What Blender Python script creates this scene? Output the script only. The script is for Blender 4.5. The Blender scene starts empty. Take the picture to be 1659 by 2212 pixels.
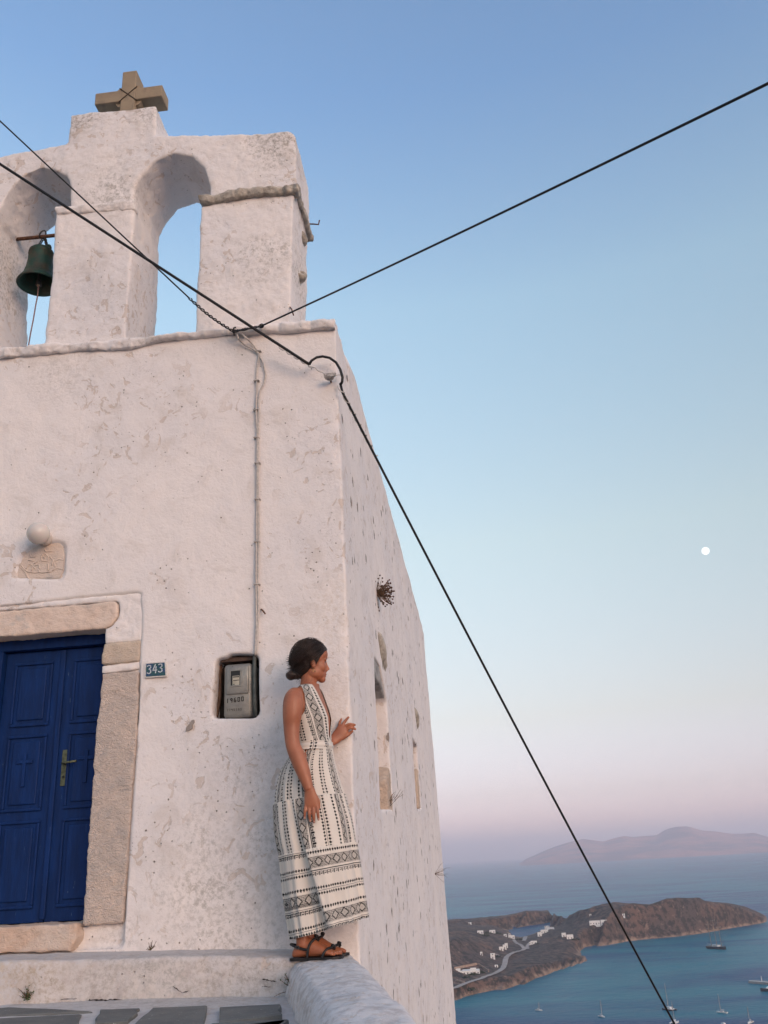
import bpy, bmesh, math, random
import numpy as np
from mathutils import Vector, Matrix
sc = bpy.context.scene
R_ = math.radians
# ------------------------------------------------------------------ camera
# eye at the origin, +Y into the picture, X along the chapel front, metres
IW, IH, FPX = 1659.0, 2212.0, 1900.0
PITCH, ROLL, YAW = R_(21.76), R_(3.26), R_(5.02)
_cy, _sy = math.cos(YAW), math.sin(YAW)
FWD = np.array([-_sy*math.cos(PITCH), _cy*math.cos(PITCH), math.sin(PITCH)])
_R0 = np.array([_cy, _sy, 0.0]); _U0 = np.cross(_R0, FWD)
RGT = math.cos(ROLL)*_R0 - math.sin(ROLL)*_U0
UPV = math.sin(ROLL)*_R0 + math.cos(ROLL)*_U0
cam_d = bpy.data.cameras.new('camera'); cam = bpy.data.objects.new('camera', cam_d)
sc.collection.objects.link(cam)
M = Matrix.Identity(4)
for i in range(3):
    M[i][0] = RGT[i]; M[i][1] = UPV[i]; M[i][2] = -FWD[i]
cam.matrix_world = M
cam_d.sensor_fit = 'VERTICAL'; cam_d.sensor_height = 36.0; cam_d.sensor_width = 27.0
cam_d.lens = FPX/IH*36.0
cam_d.clip_start = 0.05; cam_d.clip_end = 400000.0
sc.camera = cam
# ------------------------------------------------------------------ sky and sun
SUN_EL, SUN_AZ = R_(9.0), R_(140.0)      # azimuth clockwise from +Y: the sun stands low behind the camera
world = bpy.data.worlds.new('World'); sc.world = world; world.use_nodes = True
wt = world.node_tree; wt.nodes.clear()
w_out = wt.nodes.new('ShaderNodeOutputWorld'); w_bg = wt.nodes.new('ShaderNodeBackground')
w_sky = wt.nodes.new('ShaderNodeTexSky'); w_sky.sky_type = 'NISHITA'; w_sky.sun_disc = False
w_sky.sun_elevation = SUN_EL; w_sky.sun_rotation = SUN_AZ
w_sky.altitude = 120.0; w_sky.air_density = 1.0; w_sky.dust_density = 1.0; w_sky.ozone_density = 2.0
w_bg.inputs['Strength'].default_value = 0.15
# evening air above the whole horizon: pink belt low down, pale above it, blue overhead
w_tc = wt.nodes.new('ShaderNodeTexCoord'); w_sep = wt.nodes.new('ShaderNodeSeparateXYZ'); w_rmp = wt.nodes.new('ShaderNodeValToRGB')
wt.links.new(w_tc.outputs['Generated'], w_sep.inputs[0]); wt.links.new(w_sep.outputs[2], w_rmp.inputs[0])
_st = [(0.0, 1.205, 1.049, 1.716), (0.03, 1.174, 0.855, 1.257), (0.061, 1.058, 0.759, 0.943), (0.141, 1.277, 0.862, 0.739), (0.332, 1.801, 1.3, 0.935), (0.569, 1.982, 1.648, 1.292), (0.735, 1.456, 1.414, 1.409), (1.0, 1.449, 1.365, 1.365)]
w_rmp.color_ramp.interpolation = 'LINEAR'
_el = w_rmp.color_ramp.elements
while len(_el) < len(_st): _el.new(0.5)
for e_, (p_, r_, g_, b_) in zip(_el, _st): e_.position = p_; e_.color = (r_/2, g_/2, b_/2, 1)
w_mul = wt.nodes.new('ShaderNodeVectorMath'); w_mul.operation = 'MULTIPLY'
w_sc = wt.nodes.new('ShaderNodeVectorMath'); w_sc.operation = 'SCALE'; w_sc.inputs['Scale'].default_value = 2.0
wt.links.new(w_sky.outputs[0], w_mul.inputs[0]); wt.links.new(w_rmp.outputs[0], w_mul.inputs[1])
wt.links.new(w_mul.outputs[0], w_sc.inputs[0]); wt.links.new(w_sc.outputs[0], w_bg.inputs['Color']); wt.links.new(w_bg.outputs[0], w_out.inputs[0])
sun_d = bpy.data.lights.new('sun', 'SUN'); sun = bpy.data.objects.new('sun', sun_d); sc.collection.objects.link(sun)
sun_d.energy = 0.60; sun_d.angle = R_(40.0); sun_d.color = (1.0, 0.92, 0.87)
_sd = Vector((math.sin(SUN_AZ)*math.cos(SUN_EL), math.cos(SUN_AZ)*math.cos(SUN_EL), math.sin(SUN_EL)))
sun.rotation_euler = _sd.to_track_quat('Z', 'Y').to_euler()
sc.view_settings.view_transform = 'Standard'; sc.view_settings.look = 'None'
sc.view_settings.exposure = 1.0; sc.view_settings.gamma = 1.0; sc.view_settings.use_curve_mapping = False
sc.render.engine = 'CYCLES'
sc.cycles.use_denoising = True; sc.cycles.use_light_tree = False
sc.cycles.max_bounces = 5; sc.cycles.diffuse_bounces = 2; sc.cycles.glossy_bounces = 3
sc.cycles.transmission_bounces = 4; sc.cycles.volume_bounces = 1; sc.cycles.transparent_max_bounces = 6
# ------------------------------------------------------------------ pixel helpers (measured positions -> metres)
def ray(x, y): return FWD + RGT*(x-IW/2)/FPX - UPV*(y-IH/2)/FPX
def onY(x, y, Y): d = ray(x, y); return d*(Y/d[1])
def onX(x, y, X): d = ray(x, y); return d*(X/d[0])
def onZ(x, y, Z): d = ray(x, y); return d*(Z/d[2])
# ------------------------------------------------------------------ mesh helpers
COL = sc.collection
def tag(o, label=None, cat=None, group=None, kind=None):
    if label: o['label'] = label
    if cat: o['category'] = cat
    if group: o['group'] = group
    if kind: o['kind'] = kind
    return o
def empty(name, loc=(0, 0, 0), parent=None):
    o = bpy.data.objects.new(name, None); COL.objects.link(o); o.location = loc; o.empty_display_size = 0.1
    if parent: o.parent = parent
    return o
def np_mesh(name, V, Fc):
    me = bpy.data.meshes.new(name)
    V = np.asarray(V, np.float32)
    if isinstance(Fc, np.ndarray):
        n, k = Fc.shape
        me.vertices.add(len(V)); me.vertices.foreach_set('co', V.ravel())
        me.loops.add(n*k); me.loops.foreach_set('vertex_index', Fc.astype(np.int32).ravel())
        me.polygons.add(n); me.polygons.foreach_set('loop_start', np.arange(0, n*k, k, dtype=np.int32))
        me.update(calc_edges=True); me.validate()
    else:
        me.from_pydata([tuple(map(float, v)) for v in V], [], [list(map(int, f)) for f in Fc]); me.update()
    return me
def link(name, me, mat, parent=None, smooth=False, local=False):
    o = bpy.data.objects.new(name, me); COL.objects.link(o)
    if mat is not None:
        for m in (mat if isinstance(mat, (list, tuple)) else [mat]): me.materials.append(m)
    if smooth: me.polygons.foreach_set('use_smooth', np.ones(len(me.polygons), bool))
    if parent:
        o.parent = parent
        if parent.type == 'EMPTY' and not local: o.matrix_parent_inverse = Matrix.Translation(-parent.location)   # meshes written in world metres
    return o
class MB:
    """collects shapes into one mesh"""
    def __init__(s): s.v = []; s.f = []; s.m = []; s.mi = 0
    def add(s, V, Fc):
        b = len(s.v); s.v.extend([tuple(map(float, p)) for p in V])
        for f in Fc: s.f.append([int(i)+b for i in f]); s.m.append(s.mi)
        return s
    def box(s, a, b, bev=0.0):
        x0, y0, z0 = a; x1, y1, z1 = b
        if bev <= 0:
            V = [(x0,y0,z0),(x1,y0,z0),(x1,y1,z0),(x0,y1,z0),(x0,y0,z1),(x1,y0,z1),(x1,y1,z1),(x0,y1,z1)]
            return s.add(V, [(0,3,2,1),(4,5,6,7),(0,1,5,4),(1,2,6,5),(2,3,7,6),(3,0,4,7)])
        bm = bmesh.new(); bmesh.ops.create_cube(bm, size=1)
        for v in bm.verts: v.co = Vector(((x0+x1)/2+v.co.x*(x1-x0), (y0+y1)/2+v.co.y*(y1-y0), (z0+z1)/2+v.co.z*(z1-z0)))
        bmesh.ops.bevel(bm, geom=bm.edges[:], offset=bev, segments=2, profile=0.5, affect='EDGES')
        bm.verts.index_update(); s.add([v.co[:] for v in bm.verts], [[v.index for v in f.verts] for f in bm.faces]); bm.free(); return s
    def tube(s, pts, rad, n=8, cap=True):
        pts = [np.array(p, float) for p in pts]; N = len(pts)
        rad = [rad]*N if np.isscalar(rad) else list(rad)
        V = []; prev = None
        for i in range(N):
            t = pts[min(i+1, N-1)]-pts[max(i-1, 0)]; t /= (np.linalg.norm(t)+1e-12)
            if prev is None:
                a = np.array([0, 0, 1.0]) if abs(t[2]) < 0.9 else np.array([1.0, 0, 0])
                u = np.cross(t, a)
            else: u = prev - t*(prev@t)
            u /= np.linalg.norm(u); prev = u; w = np.cross(t, u)
            for k in range(n):
                a = 2*math.pi*k/n; V.append(pts[i]+rad[i]*(u*math.cos(a)+w*math.sin(a)))
        Fc = [(i*n+k, i*n+(k+1) % n, (i+1)*n+(k+1) % n, (i+1)*n+k) for i in range(N-1) for k in range(n)]
        if cap: Fc += [tuple(range(n))[::-1], tuple((N-1)*n+k for k in range(n))]
        return s.add(V, Fc)
    def lathe(s, prof, c, n=32, axis='z', cap=False):
        V = []
        for r, h in prof:
            for k in range(n):
                a = 2*math.pi*k/n; p = (r*math.cos(a), r*math.sin(a), h)
                if axis == 'y': p = (p[0], p[2], p[1])
                V.append((c[0]+p[0], c[1]+p[1], c[2]+p[2]))
        N = len(prof)
        Fc = [(i*n+k, i*n+(k+1) % n, (i+1)*n+(k+1) % n, (i+1)*n+k) for i in range(N-1) for k in range(n)]
        if cap: Fc += [tuple(range(n))[::-1], tuple((N-1)*n+k for k in range(n))]
        return s.add(V, Fc)
    def ell(s, c, r, rot=None, nu=20, nv=12):
        V = []
        for j in range(nv+1):
            t = math.pi*j/nv
            for k in range(nu):
                a = 2*math.pi*k/nu
                p = Vector((r[0]*math.sin(t)*math.cos(a), r[1]*math.sin(t)*math.sin(a), r[2]*math.cos(t)))
                if rot is not None: p = rot @ p
                V.append((c[0]+p.x, c[1]+p.y, c[2]+p.z))
        Fc = [(j*nu+k, (j+1)*nu+k, (j+1)*nu+(k+1) % nu, j*nu+(k+1) % nu) for j in range(nv) for k in range(nu)]
        return s.add(V, Fc)
    def prism(s, poly, y0, y1, ax='y'):
        """poly: 2D outline (x,z) extruded in y; ax 'x': (y,z) in x; ax 'z': (x,y) in z"""
        def P(a, b, c): return (a, c, b) if ax == 'y' else ((c, a, b) if ax == 'x' else (a, b, c))
        n = len(poly); area = sum(poly[i][0]*poly[(i+1) % n][1]-poly[(i+1) % n][0]*poly[i][1] for i in range(n))
        if area < 0: poly = poly[::-1]
        V = [P(a, b, y0) for a, b in poly]+[P(a, b, y1) for a, b in poly]
        Fc = [tuple(range(n)), tuple(range(n, 2*n))[::-1]]+[(i, n+i, n+(i+1) % n, (i+1) % n) for i in range(n)]
        if ax != 'y': Fc = [tuple(reversed(f)) for f in Fc]
        return s.add(V, Fc)
    def loft(s, rings, cap=True):
        n = len(rings[0]); V = [p for r in rings for p in r]; N = len(rings)
        Fc = [(i*n+k, i*n+(k+1) % n, (i+1)*n+(k+1) % n, (i+1)*n+k) for i in range(N-1) for k in range(n)]
        if cap: Fc += [tuple(range(n))[::-1], tuple((N-1)*n+k for k in range(n))]
        return s.add(V, Fc)
    def mesh(s, name):
        me = np_mesh(name, s.v, s.f)
        if any(s.m): me.polygons.foreach_set('material_index', np.array(s.m, np.int32))
        return me
    def build(s, name, mat, parent=None, smooth=False, local=False):
        o = link(name, s.mesh(name), mat, parent, smooth, local)
        return o
def fix_normals(me):
    bm = bmesh.new(); bm.from_mesh(me); bmesh.ops.recalc_face_normals(bm, faces=bm.faces[:]); bm.to_mesh(me); bm.free()
def eval_mods(me, mods, cutters=()):
    """run modifiers on a bare mesh, return the new mesh"""
    o = bpy.data.objects.new('tmp', me); COL.objects.link(o); tmp = [o]
    for c in cutters:
        co = bpy.data.objects.new('tmpc', c); COL.objects.link(co); tmp.append(co)
        m = o.modifiers.new('b', 'BOOLEAN'); m.operation = 'DIFFERENCE'; m.object = co; m.solver = 'EXACT'
    for kind, kw in mods:
        m = o.modifiers.new(kind, kind)
        for k, v in kw.items(): setattr(m, k, v)
    dg = bpy.context.evaluated_depsgraph_get(); dg.update()
    out = bpy.data.meshes.new_from_object(o.evaluated_get(dg))
    for t in tmp: bpy.data.objects.remove(t)
    return out
def voxel(me, size, smooth=0, fac=0.5, cutters=()):
    mods = [('REMESH', dict(mode='VOXEL', voxel_size=size, use_smooth_shade=True))]
    if smooth: mods.append(('SMOOTH', dict(factor=fac, iterations=smooth)))
    return eval_mods(me, mods, cutters)
def get_co(me):
    a = np.empty(len(me.vertices)*3, np.float32); me.vertices.foreach_get('co', a); return a.reshape(-1, 3)
def get_no(me):
    a = np.empty(len(me.vertices)*3, np.float32); me.vertex_normals.foreach_get('vector', a); return a.reshape(-1, 3)
def set_co(me, V): me.vertices.foreach_set('co', np.ascontiguousarray(V, np.float32).ravel()); me.update()
def vnoise(P, scale, seed=0):
    """smooth value noise in -1..1"""
    P = np.asarray(P, np.float64)*scale + seed*17.31
    i = np.floor(P).astype(np.int64); f = P-i; f = f*f*(3-2*f)
    def h(dx, dy, dz):
        n = (i[:, 0]+dx)*374761393 + (i[:, 1]+dy)*668265263 + (i[:, 2]+dz)*2147483647 + seed*1013904223
        n = (n ^ (n >> 13)) & 0xffffffff
        n = (n*1274126177) & 0xffffffff
        n = (n ^ (n >> 16)) & 0xffffffff
        n = (n*2246822519) & 0xffffffff
        n ^= n >> 15
        return (n & 0xffffff)/8388607.5-1
    x, y, z = f[:, 0], f[:, 1], f[:, 2]
    c = [h(a, b, d) for a in (0, 1) for b in (0, 1) for d in (0, 1)]
    c00 = c[0]*(1-z)+c[1]*z; c01 = c[2]*(1-z)+c[3]*z; c10 = c[4]*(1-z)+c[5]*z; c11 = c[6]*(1-z)+c[7]*z
    return (c00*(1-y)+c01*y)*(1-x)+(c10*(1-y)+c11*y)*x
def fbm(P, scale, seed=0, octv=4, gain=0.5):
    a, s, t = 1.0, 0.0, 0.0
    for o in range(octv):
        s = s + a*vnoise(P, scale*2**o, seed+o); t += a; a *= gain
    return s/t
def roughen(me, amps, seed=0):
    """push vertices along their normals: amps = [(metres, features per metre), ...]"""
    V = get_co(me); N = get_no(me); d = np.zeros(len(V))
    for k, (a, s) in enumerate(amps): d += a*fbm(V, s, seed+k*7, 3)
    set_co(me, V+N*d[:, None])
# ------------------------------------------------------------------ material helpers
def mat(name):
    m = bpy.data.materials.new(name); m.use_nodes = True
    nt = m.node_tree; b = nt.nodes['Principled BSDF']
    return m, nt, b
class NG:
    def __init__(s, nt): s.nt = nt; s.tc = nt.nodes.new('ShaderNodeTexCoord')
    def n(s, t, **kw):
        x = s.nt.nodes.new(t)
        for k, v in kw.items(): setattr(x, k, v)
        return x
    def put(s, sock, v):
        if hasattr(v, 'links') or hasattr(v, 'is_linked'): s.nt.links.new(v, sock)
        else: sock.default_value = v
    def noise(s, scale, detail=4, rough=0.55, dist=0.0, vec=None, stretch=None):
        v = vec or s.tc.outputs['Object']
        if stretch:
            mp = s.n('ShaderNodeMapping'); mp.inputs['Scale'].default_value = stretch; s.put(mp.inputs['Vector'], v); v = mp.outputs[0]
        x = s.n('ShaderNodeTexNoise'); s.put(x.inputs['Vector'], v)
        x.inputs['Scale'].default_value = scale; x.inputs['Detail'].default_value = detail
        x.inputs['Roughness'].default_value = rough; x.inputs['Distortion'].default_value = dist
        return x.outputs['Fac']
    def voro(s, scale, feature='F1', vec=None, rnd=1.0):
        x = s.n('ShaderNodeTexVoronoi', feature=feature); s.put(x.inputs['Vector'], vec or s.tc.outputs['Object'])
        x.inputs['Scale'].default_value = scale; x.inputs['Randomness'].default_value = rnd
        return x.outputs['Distance']
    def rng(s, v, a, b, c=0.0, d=1.0, smooth=True):
        x = s.n('ShaderNodeMapRange'); x.interpolation_type = 'SMOOTHSTEP' if smooth else 'LINEAR'
        s.put(x.inputs[0], v)
        for i, k in enumerate((a, b, c, d)): x.inputs[i+1].default_value = k
        return x.outputs[0]
    def math(s, op, a, b=0.0, clamp=False):
        x = s.n('ShaderNodeMath', operation=op); x.use_clamp = clamp; s.put(x.inputs[0], a); s.put(x.inputs[1], b); return x.outputs[0]
    def mix(s, f, a, b, mode='MIX'):
        x = s.n('ShaderNodeMix'); x.data_type = 'RGBA'; x.blend_type = mode
        s.put(x.inputs[0], f)
        for k, v in ((6, a), (7, b)):
            if isinstance(v, tuple) and len(v) == 3: v = (*v, 1)
            s.put(x.inputs[k], v)
        return x.outputs[2]
    def bump(s, h, dist=0.01, strength=1.0, nrm=None):
        x = s.n('ShaderNodeBump'); x.inputs['Distance'].default_value = dist; x.inputs['Strength'].default_value = strength
        s.put(x.inputs['Height'], h)
        if nrm is not None: s.put(x.inputs['Normal'], nrm)
        return x.outputs[0]
def simple(name, col, rough=0.7, metal=0.0, var=0.15, nscale=20.0, bump=0.0, bscale=80.0, spec=0.4):
    m, nt, b = mat(name); g = NG(nt)
    nz = g.noise(nscale, 5)
    dk = tuple(c*(1-var) for c in col); lt = tuple(min(1, c*(1+var)) for c in col)
    g.put(b.inputs['Base Color'], g.mix(g.rng(nz, 0.3, 0.7), dk, lt))
    b.inputs['Roughness'].default_value = rough; b.inputs['Metallic'].default_value = metal
    b.inputs['Specular IOR Level'].default_value = spec
    if bump: g.put(b.inputs['Normal'], g.bump(g.noise(bscale, 4), bump))
    return m
# ------------------------------------------------------------------ sea, headland, far island, haze, moon
SEA = -120.0
def bearing(x, y=2000.0): d = ray(x, y); return math.atan2(d[0], d[1])
# headland: coast pixels and, per column, heights (metres above the sea) at picture rows
COAST = [(900,2170),(940,2164),(986,2157),(1007,2149),(1034,2143),(1061,2138),(1088,2134),(1115,2124),(1133,2119),(1157,2105),(1187,2094),(1214,2080),(1235,2067),(1263,2051),(1306,2042),(1358,2033),(1410,2027.5),(1462,2023),(1514,2016),(1566,2007),(1618,1999),(1649,1994),(1657,1991)]
COLS = {
 900: [(2170,0),(2160,7),(2120,12),(2070,28),(2040,40),(2015,36),(1996,20),(1991,22)],
 985: [(2157,0),(2144,8),(2110,11),(2060,24),(2030,35),(2010,32),(1996,18),(1991,22)],
 1030:[(2144,0),(2128,9),(2095,11),(2060,19),(2035,27),(2012,26),(1999,14),(1991.5,22)],
 1060:[(2138,0),(2124,8),(2090,10),(2060,15),(2035,20),(2015,18),(1999,10),(1994,20)],
 1092:[(2133,0),(2118,8),(2085,9),(2052,12),(2032,12),(2016,5),(2008,1),(1993,19)],
 1110:[(2126,0),(2108,9),(2080,9),(2050,10),(2032,7),(2021,-3),(2006,-3),(2005,1),(1992,18)],
 1140:[(2116,0),(2095,10),(2060,9),(2032,7),(2022,2),(2019,-3),(2004,-3),(2003,1),(1986,22)],
 1187:[(2098,0),(2082,8),(2050,10),(2030,12),(2010,13),(2003,-3),(1997,-3),(1996,1),(1988,16)],
 1200:[(2094,0),(2079,8),(2050,10),(2032,13),(2012,15),(2000,2),(1995,6),(1987.5,17)],
 1214:[(2090,0),(2076,8),(2060,8),(2040,11),(2012,16),(1998,10),(1993,12),(1987,18)],
 1235:[(2083,0),(2071,7),(2064,4),(2050,6),(2035,11),(2010,18),(1995,19),(1979,26)],
 1250:[(2079,0),(2071,5),(2064,0),(2056,-2),(2048,3),(2035,11),(2010,20),(1985,27),(1972,34)],
 1258:[(2077,0),(2072,2),(2065,-4),(2054,-4),(2051,1),(2038,10),(2010,20),(1985,28),(1969,37)],
 1264:[(2077,-4),(2072,-5),(2065,-5),(2053,-4),(2050.5,1),(2041,9),(2010,20),(1985,28),(1967,38)],
 1280:[(2074,-5),(2070,-5),(2062,-5),(2050,-4),(2047,1),(2038,9),(2005,22),(1978,33),(1962,42)],
 1306:[(2042,0),(2032,9),(2000,25),(1970,38),(1955,45)],
 1332:[(2037,0),(2028,8),(1995,27),(1965,42),(1951,47)],
 1371:[(2031,0),(2022,8),(1990,28),(1965,41),(1952.6,46)],
 1410:[(2027.5,0),(2018,8),(1990,26),(1966,39),(1956.5,43)],
 1449:[(2024,0),(2015,8),(1985,28),(1958,45),(1948,49)],
 1488:[(2019.5,0),(2010,9),(1980,29),(1957,43),(1947.5,48)],
 1521:[(2015,0),(2005,9),(1975,29),(1955,42),(1947,46)],
 1533:[(2013,0),(2003,9),(1978,26),(1962,36),(1955,40)],
 1579:[(2005,0),(1996,8),(1978,22),(1966,30),(1962,32)],
 1618:[(1999,0),(1991,7),(1980,15),(1974,20),(1972.5,21)],
 1649:[(1994,0),(1989,4),(1985,7),(1984.5,7.2)],
 1657:[(1991,0),(1989.5,.8),(1989,1),(1988.8,1.1)],
 1668:[(1989,-4),(1988,-4),(1987,-4),(1986,-4)]}
def _range(x, y, h):
    d = ray(x, y); k = (SEA+h)/d[2]; return k*math.hypot(d[0], d[1])
_cb = np.array([bearing(*c) for c in COAST]); _cr = np.array([_range(c[0], c[1], 0.0) for c in COAST])
def coast_r(b): return np.interp(b, _cb, _cr)
DR = np.arange(-200, 1100, 3.0)
_kb, _kh = [], []
for x in sorted(COLS):
    pts = []; b = bearing(x)
    for y, h in COLS[x]:
        r = _range(x, y, h)
        if pts and r <= pts[-1][0]: r = pts[-1][0]+6
        pts.append((r, h))
    if pts[0][1] < 0: pts = [p for p in pts if p[1] > -4.5]
    r0 = float(coast_r(b)); rr = [p[0]-r0 for p in pts]; hh = [p[1] for p in pts]
    rr = [rr[0]-25]+rr+[rr[-1]+110, rr[-1]+220, rr[-1]+280]; hh = [-6]+hh+[hh[-1]*.85, -4, -6]
    _kb.append(b); _kh.append(np.interp(DR, rr, hh, right=-6))
_kb = np.array(_kb); _kh = np.array(_kh)
def land_h(b, r):
    """height above the sea for bearings b and ranges r (arrays)"""
    b = np.atleast_1d(np.asarray(b, float)); r = np.atleast_1d(np.asarray(r, float))
    t = np.clip((r-coast_r(b)-DR[0])/3.0, 0, len(DR)-1.001); j = t.astype(int); f = t-j
    k = np.clip(np.searchsorted(_kb, b)-1, 0, len(_kb)-2); w = np.clip((b-_kb[k])/(_kb[k+1]-_kb[k]), 0, 1)
    g = lambda kk: _kh[kk, j]*(1-f)+_kh[kk, j+1]*f
    h = g(k)*(1-w)+g(k+1)*w
    P = np.stack([r*np.sin(b), r*np.cos(b), np.zeros_like(b)], 1)
    amp = np.clip(h/10.0, 0, 1)
    rel = 3.2*fbm(P, 1/75., 5, 4, .55)+1.1*(1-2*np.abs(fbm(P, 1/18., 9, 3)))
    return h+amp*rel+np.clip(1-np.abs(h)/9, 0, 1)*1.6*fbm(P, 1/11., 3, 3)
def build_land():
    nb, nr = 320, 230
    bs = np.linspace(bearing(915), bearing(1666), nb)
    u = np.linspace(0, 1, nr); dr = -190+1190*(0.6*u+0.4*u**2)
    B, D = np.meshgrid(bs, dr, indexing='ij'); Rg = D+coast_r(B.ravel()).reshape(B.shape)
    h = land_h(B.ravel(), Rg.ravel()); b = B.ravel(); r = Rg.ravel()
    V = np.stack([r*np.sin(b), r*np.cos(b), SEA+h], 1)
    i = np.arange(nb*nr).reshape(nb, nr)
    Fc = np.stack([i[:-1, :-1].ravel(), i[1:, :-1].ravel(), i[1:, 1:].ravel(), i[:-1, 1:].ravel()], 1)
    keep = (V[Fc][:, :, 2] > SEA-3.0).any(1)
    return np_mesh('headland', V, Fc[keep])
m, nt, bs_ = mat('headland_scrub'); g = NG(nt)
z = g.n('ShaderNodeSeparateXYZ'); nt.links.new(g.tc.outputs['Object'], z.inputs[0])
n1 = g.noise(0.012, 6, .6); n2 = g.noise(0.10, 6, .72); n3 = g.noise(0.16, 5, .75)
c = g.mix(g.rng(n1, .35, .65), (.165, .092, .064), (.095, .066, .056))
c = g.mix(g.rng(n2, .46, .55), c, (.030, .025, .021))
c = g.mix(g.math('MULTIPLY', g.rng(n3, .56, .66), .75), c, (.32, .21, .155))
rockh = g.math('ADD', z.outputs[2], g.math('MULTIPLY', g.noise(0.05, 5), 9.0))
c = g.mix(g.rng(rockh, SEA+5.0, SEA+9.5, 1.0, 0.0), c, g.mix(g.rng(n2, .4, .6), (.36, .24, .17), (.15, .10, .075)))
nt.links.new(c, bs_.inputs['Base Color']); bs_.inputs['Roughness'].default_value = .95
g.put(bs_.inputs['Normal'], g.bump(g.noise(0.25, 6, .7), 2.2))
M_LAND = m
tag(link('headland', build_land(), M_LAND, smooth=True), kind='structure')
def land_at(x, y, lift=0.0):
    """first point of the headland along the line of sight of a measured spot"""
    d = ray(x, y); hd = math.hypot(d[0], d[1]); b = math.atan2(d[0], d[1])
    r = np.arange(float(coast_r(b))-190, float(coast_r(b))+1000, 1.0)
    zz = d[2]/hd*r; hit = np.nonzero(zz <= SEA+np.maximum(land_h(np.full(len(r), b), r), 0))[0]
    rr = r[hit[0]] if len(hit) else _range(x, y, 0)
    return np.array([rr*math.sin(b), rr*math.cos(b), max(SEA, d[2]/hd*rr)+lift])
def ground_z(x, y): return SEA+float(max(0, land_h(math.atan2(x, y), math.hypot(x, y))[0]))
# sea
m, nt, b = mat('sea_water'); g = NG(nt)
n1 = g.noise(0.0045, 5, .55, .6, stretch=(.55, 1.6, 1)); n2 = g.noise(0.02, 5, .6, stretch=(.6, 1.5, 1))
c = g.mix(g.rng(n1, .40, .62), (.003, .072, .175), (.015, .190, .25))
c = g.mix(g.math('MULTIPLY', g.rng(n2, .5, .7), .35), c, (.005, .080, .17))
nt.links.new(c, b.inputs['Base Color']); b.inputs['Roughness'].default_value = .30; b.inputs['IOR'].default_value = 1.33; b.inputs['Specular IOR Level'].default_value = .06
wv = g.math('ADD', g.noise(0.16, 6, .65, stretch=(.7, 1.3, 1)), g.math('MULTIPLY', g.noise(0.022, 3), 2.0))
g.put(b.inputs['Normal'], g.bump(wv, 2.6))
M_SEA = m
def disc(name, rads, z, mt, nseg=96):
    V = [(0, 0, z)]; Fc = []
    for r in rads: V += [(r*math.cos(2*math.pi*k/nseg), r*math.sin(2*math.pi*k/nseg), z) for k in range(nseg)]
    Fc += [(0, 1+k, 1+(k+1) % nseg) for k in range(nseg)]
    for j in range(len(rads)-1):
        a, c_ = 1+j*nseg, 1+(j+1)*nseg
        Fc += [(a+k, c_+k, c_+(k+1) % nseg, a+(k+1) % nseg) for k in range(nseg)]
    return link(name, np_mesh(name, V, Fc), mt)
tag(disc('sea', [200, 600, 1500, 4000, 12000, 40000], SEA, M_SEA), kind='structure')
# far island, 15 km out
ISLE = [(1120,1862),(1136,1855),(1158,1846),(1180,1836),(1202,1827.5),(1230,1819),(1259,1812.5),(1280,1815),(1303,1818),(1325,1811),(1347,1806),(1370,1808),(1395,1805.5),(1417,1804.6),(1439,1791.4),(1461,1786),(1485.6,1785),(1514,1793.6),(1545,1796),(1580,1801),(1605,1801),(1629,1799),(1659,1808),(1700,1806),(1760,1818),(1830,1822),(1900,1826),(1960,1828)]
def build_isle():
    RG = 15000.0; bb = np.array([bearing(x, y) for x, y in ISLE])
    hh = np.array([RG*ray(x, y)[2]/math.hypot(*ray(x, y)[:2])-SEA for x, y in ISLE]); hh = np.maximum(hh, -5); hh[-1] = hh[0] = -5
    nb, nr = 220, 46; bs = np.linspace(bb[0], bb[-1], nb); rr = np.linspace(12200, 17800, nr)
    B, Rg = np.meshgrid(bs, rr, indexing='ij'); H = np.interp(B.ravel(), bb, hh).reshape(B.shape)
    t = (Rg-RG)/2800.0; prof = np.clip(1-np.abs(t)**1.15, 0, 1)
    P = np.stack([Rg*np.sin(B), Rg*np.cos(B), 0*B], -1).reshape(-1, 3)
    rdg = fbm(P, 1/900., 21, 4, .55).reshape(B.shape)
    h = np.where(np.abs(t) < .03, H, H*prof*(1-.35*np.abs(rdg)*(np.abs(t) > .03)) + 60*rdg*prof*(1-prof)*2)
    h = np.minimum(h, H*(1-.0*np.abs(t)))-6*(np.abs(t) > .97)
    V = np.stack([Rg*np.sin(B), Rg*np.cos(B), SEA+h], -1).reshape(-1, 3)
    i = np.arange(nb*nr).reshape(nb, nr)
    return np_mesh('far_island', V, np.stack([i[:-1, :-1].ravel(), i[1:, :-1].ravel(), i[1:, 1:].ravel(), i[:-1, 1:].ravel()], 1))
m, nt, b = mat('far_island_rock'); g = NG(nt)
c = g.mix(g.rng(g.noise(.0016, 6, .6), .4, .6), (.52, .28, .25), (.26, .19, .20))
nt.links.new(c, b.inputs['Base Color']); b.inputs['Roughness'].default_value = 1
tag(link('far_island', build_isle(), m, smooth=True), kind='structure')
# the air: one even haze round everything
m = bpy.data.materials.new('haze_air'); m.use_nodes = True; nt = m.node_tree; nt.nodes.clear()
o_ = nt.nodes.new('ShaderNodeOutputMaterial'); v_ = nt.nodes.new('ShaderNodeVolumePrincipled')
v_.inputs['Color'].default_value = (.96, .90, .97, 1); v_.inputs['Density'].default_value = 8.2e-5; v_.inputs['Anisotropy'].default_value = 0.0
nt.links.new(v_.outputs[0], o_.inputs['Volume'])
hz = MB().box((-42000, -42000, SEA-1.0), (42000, 42000, 620.0)).build('haze', m)
tag(hz, kind='stuff')
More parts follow.
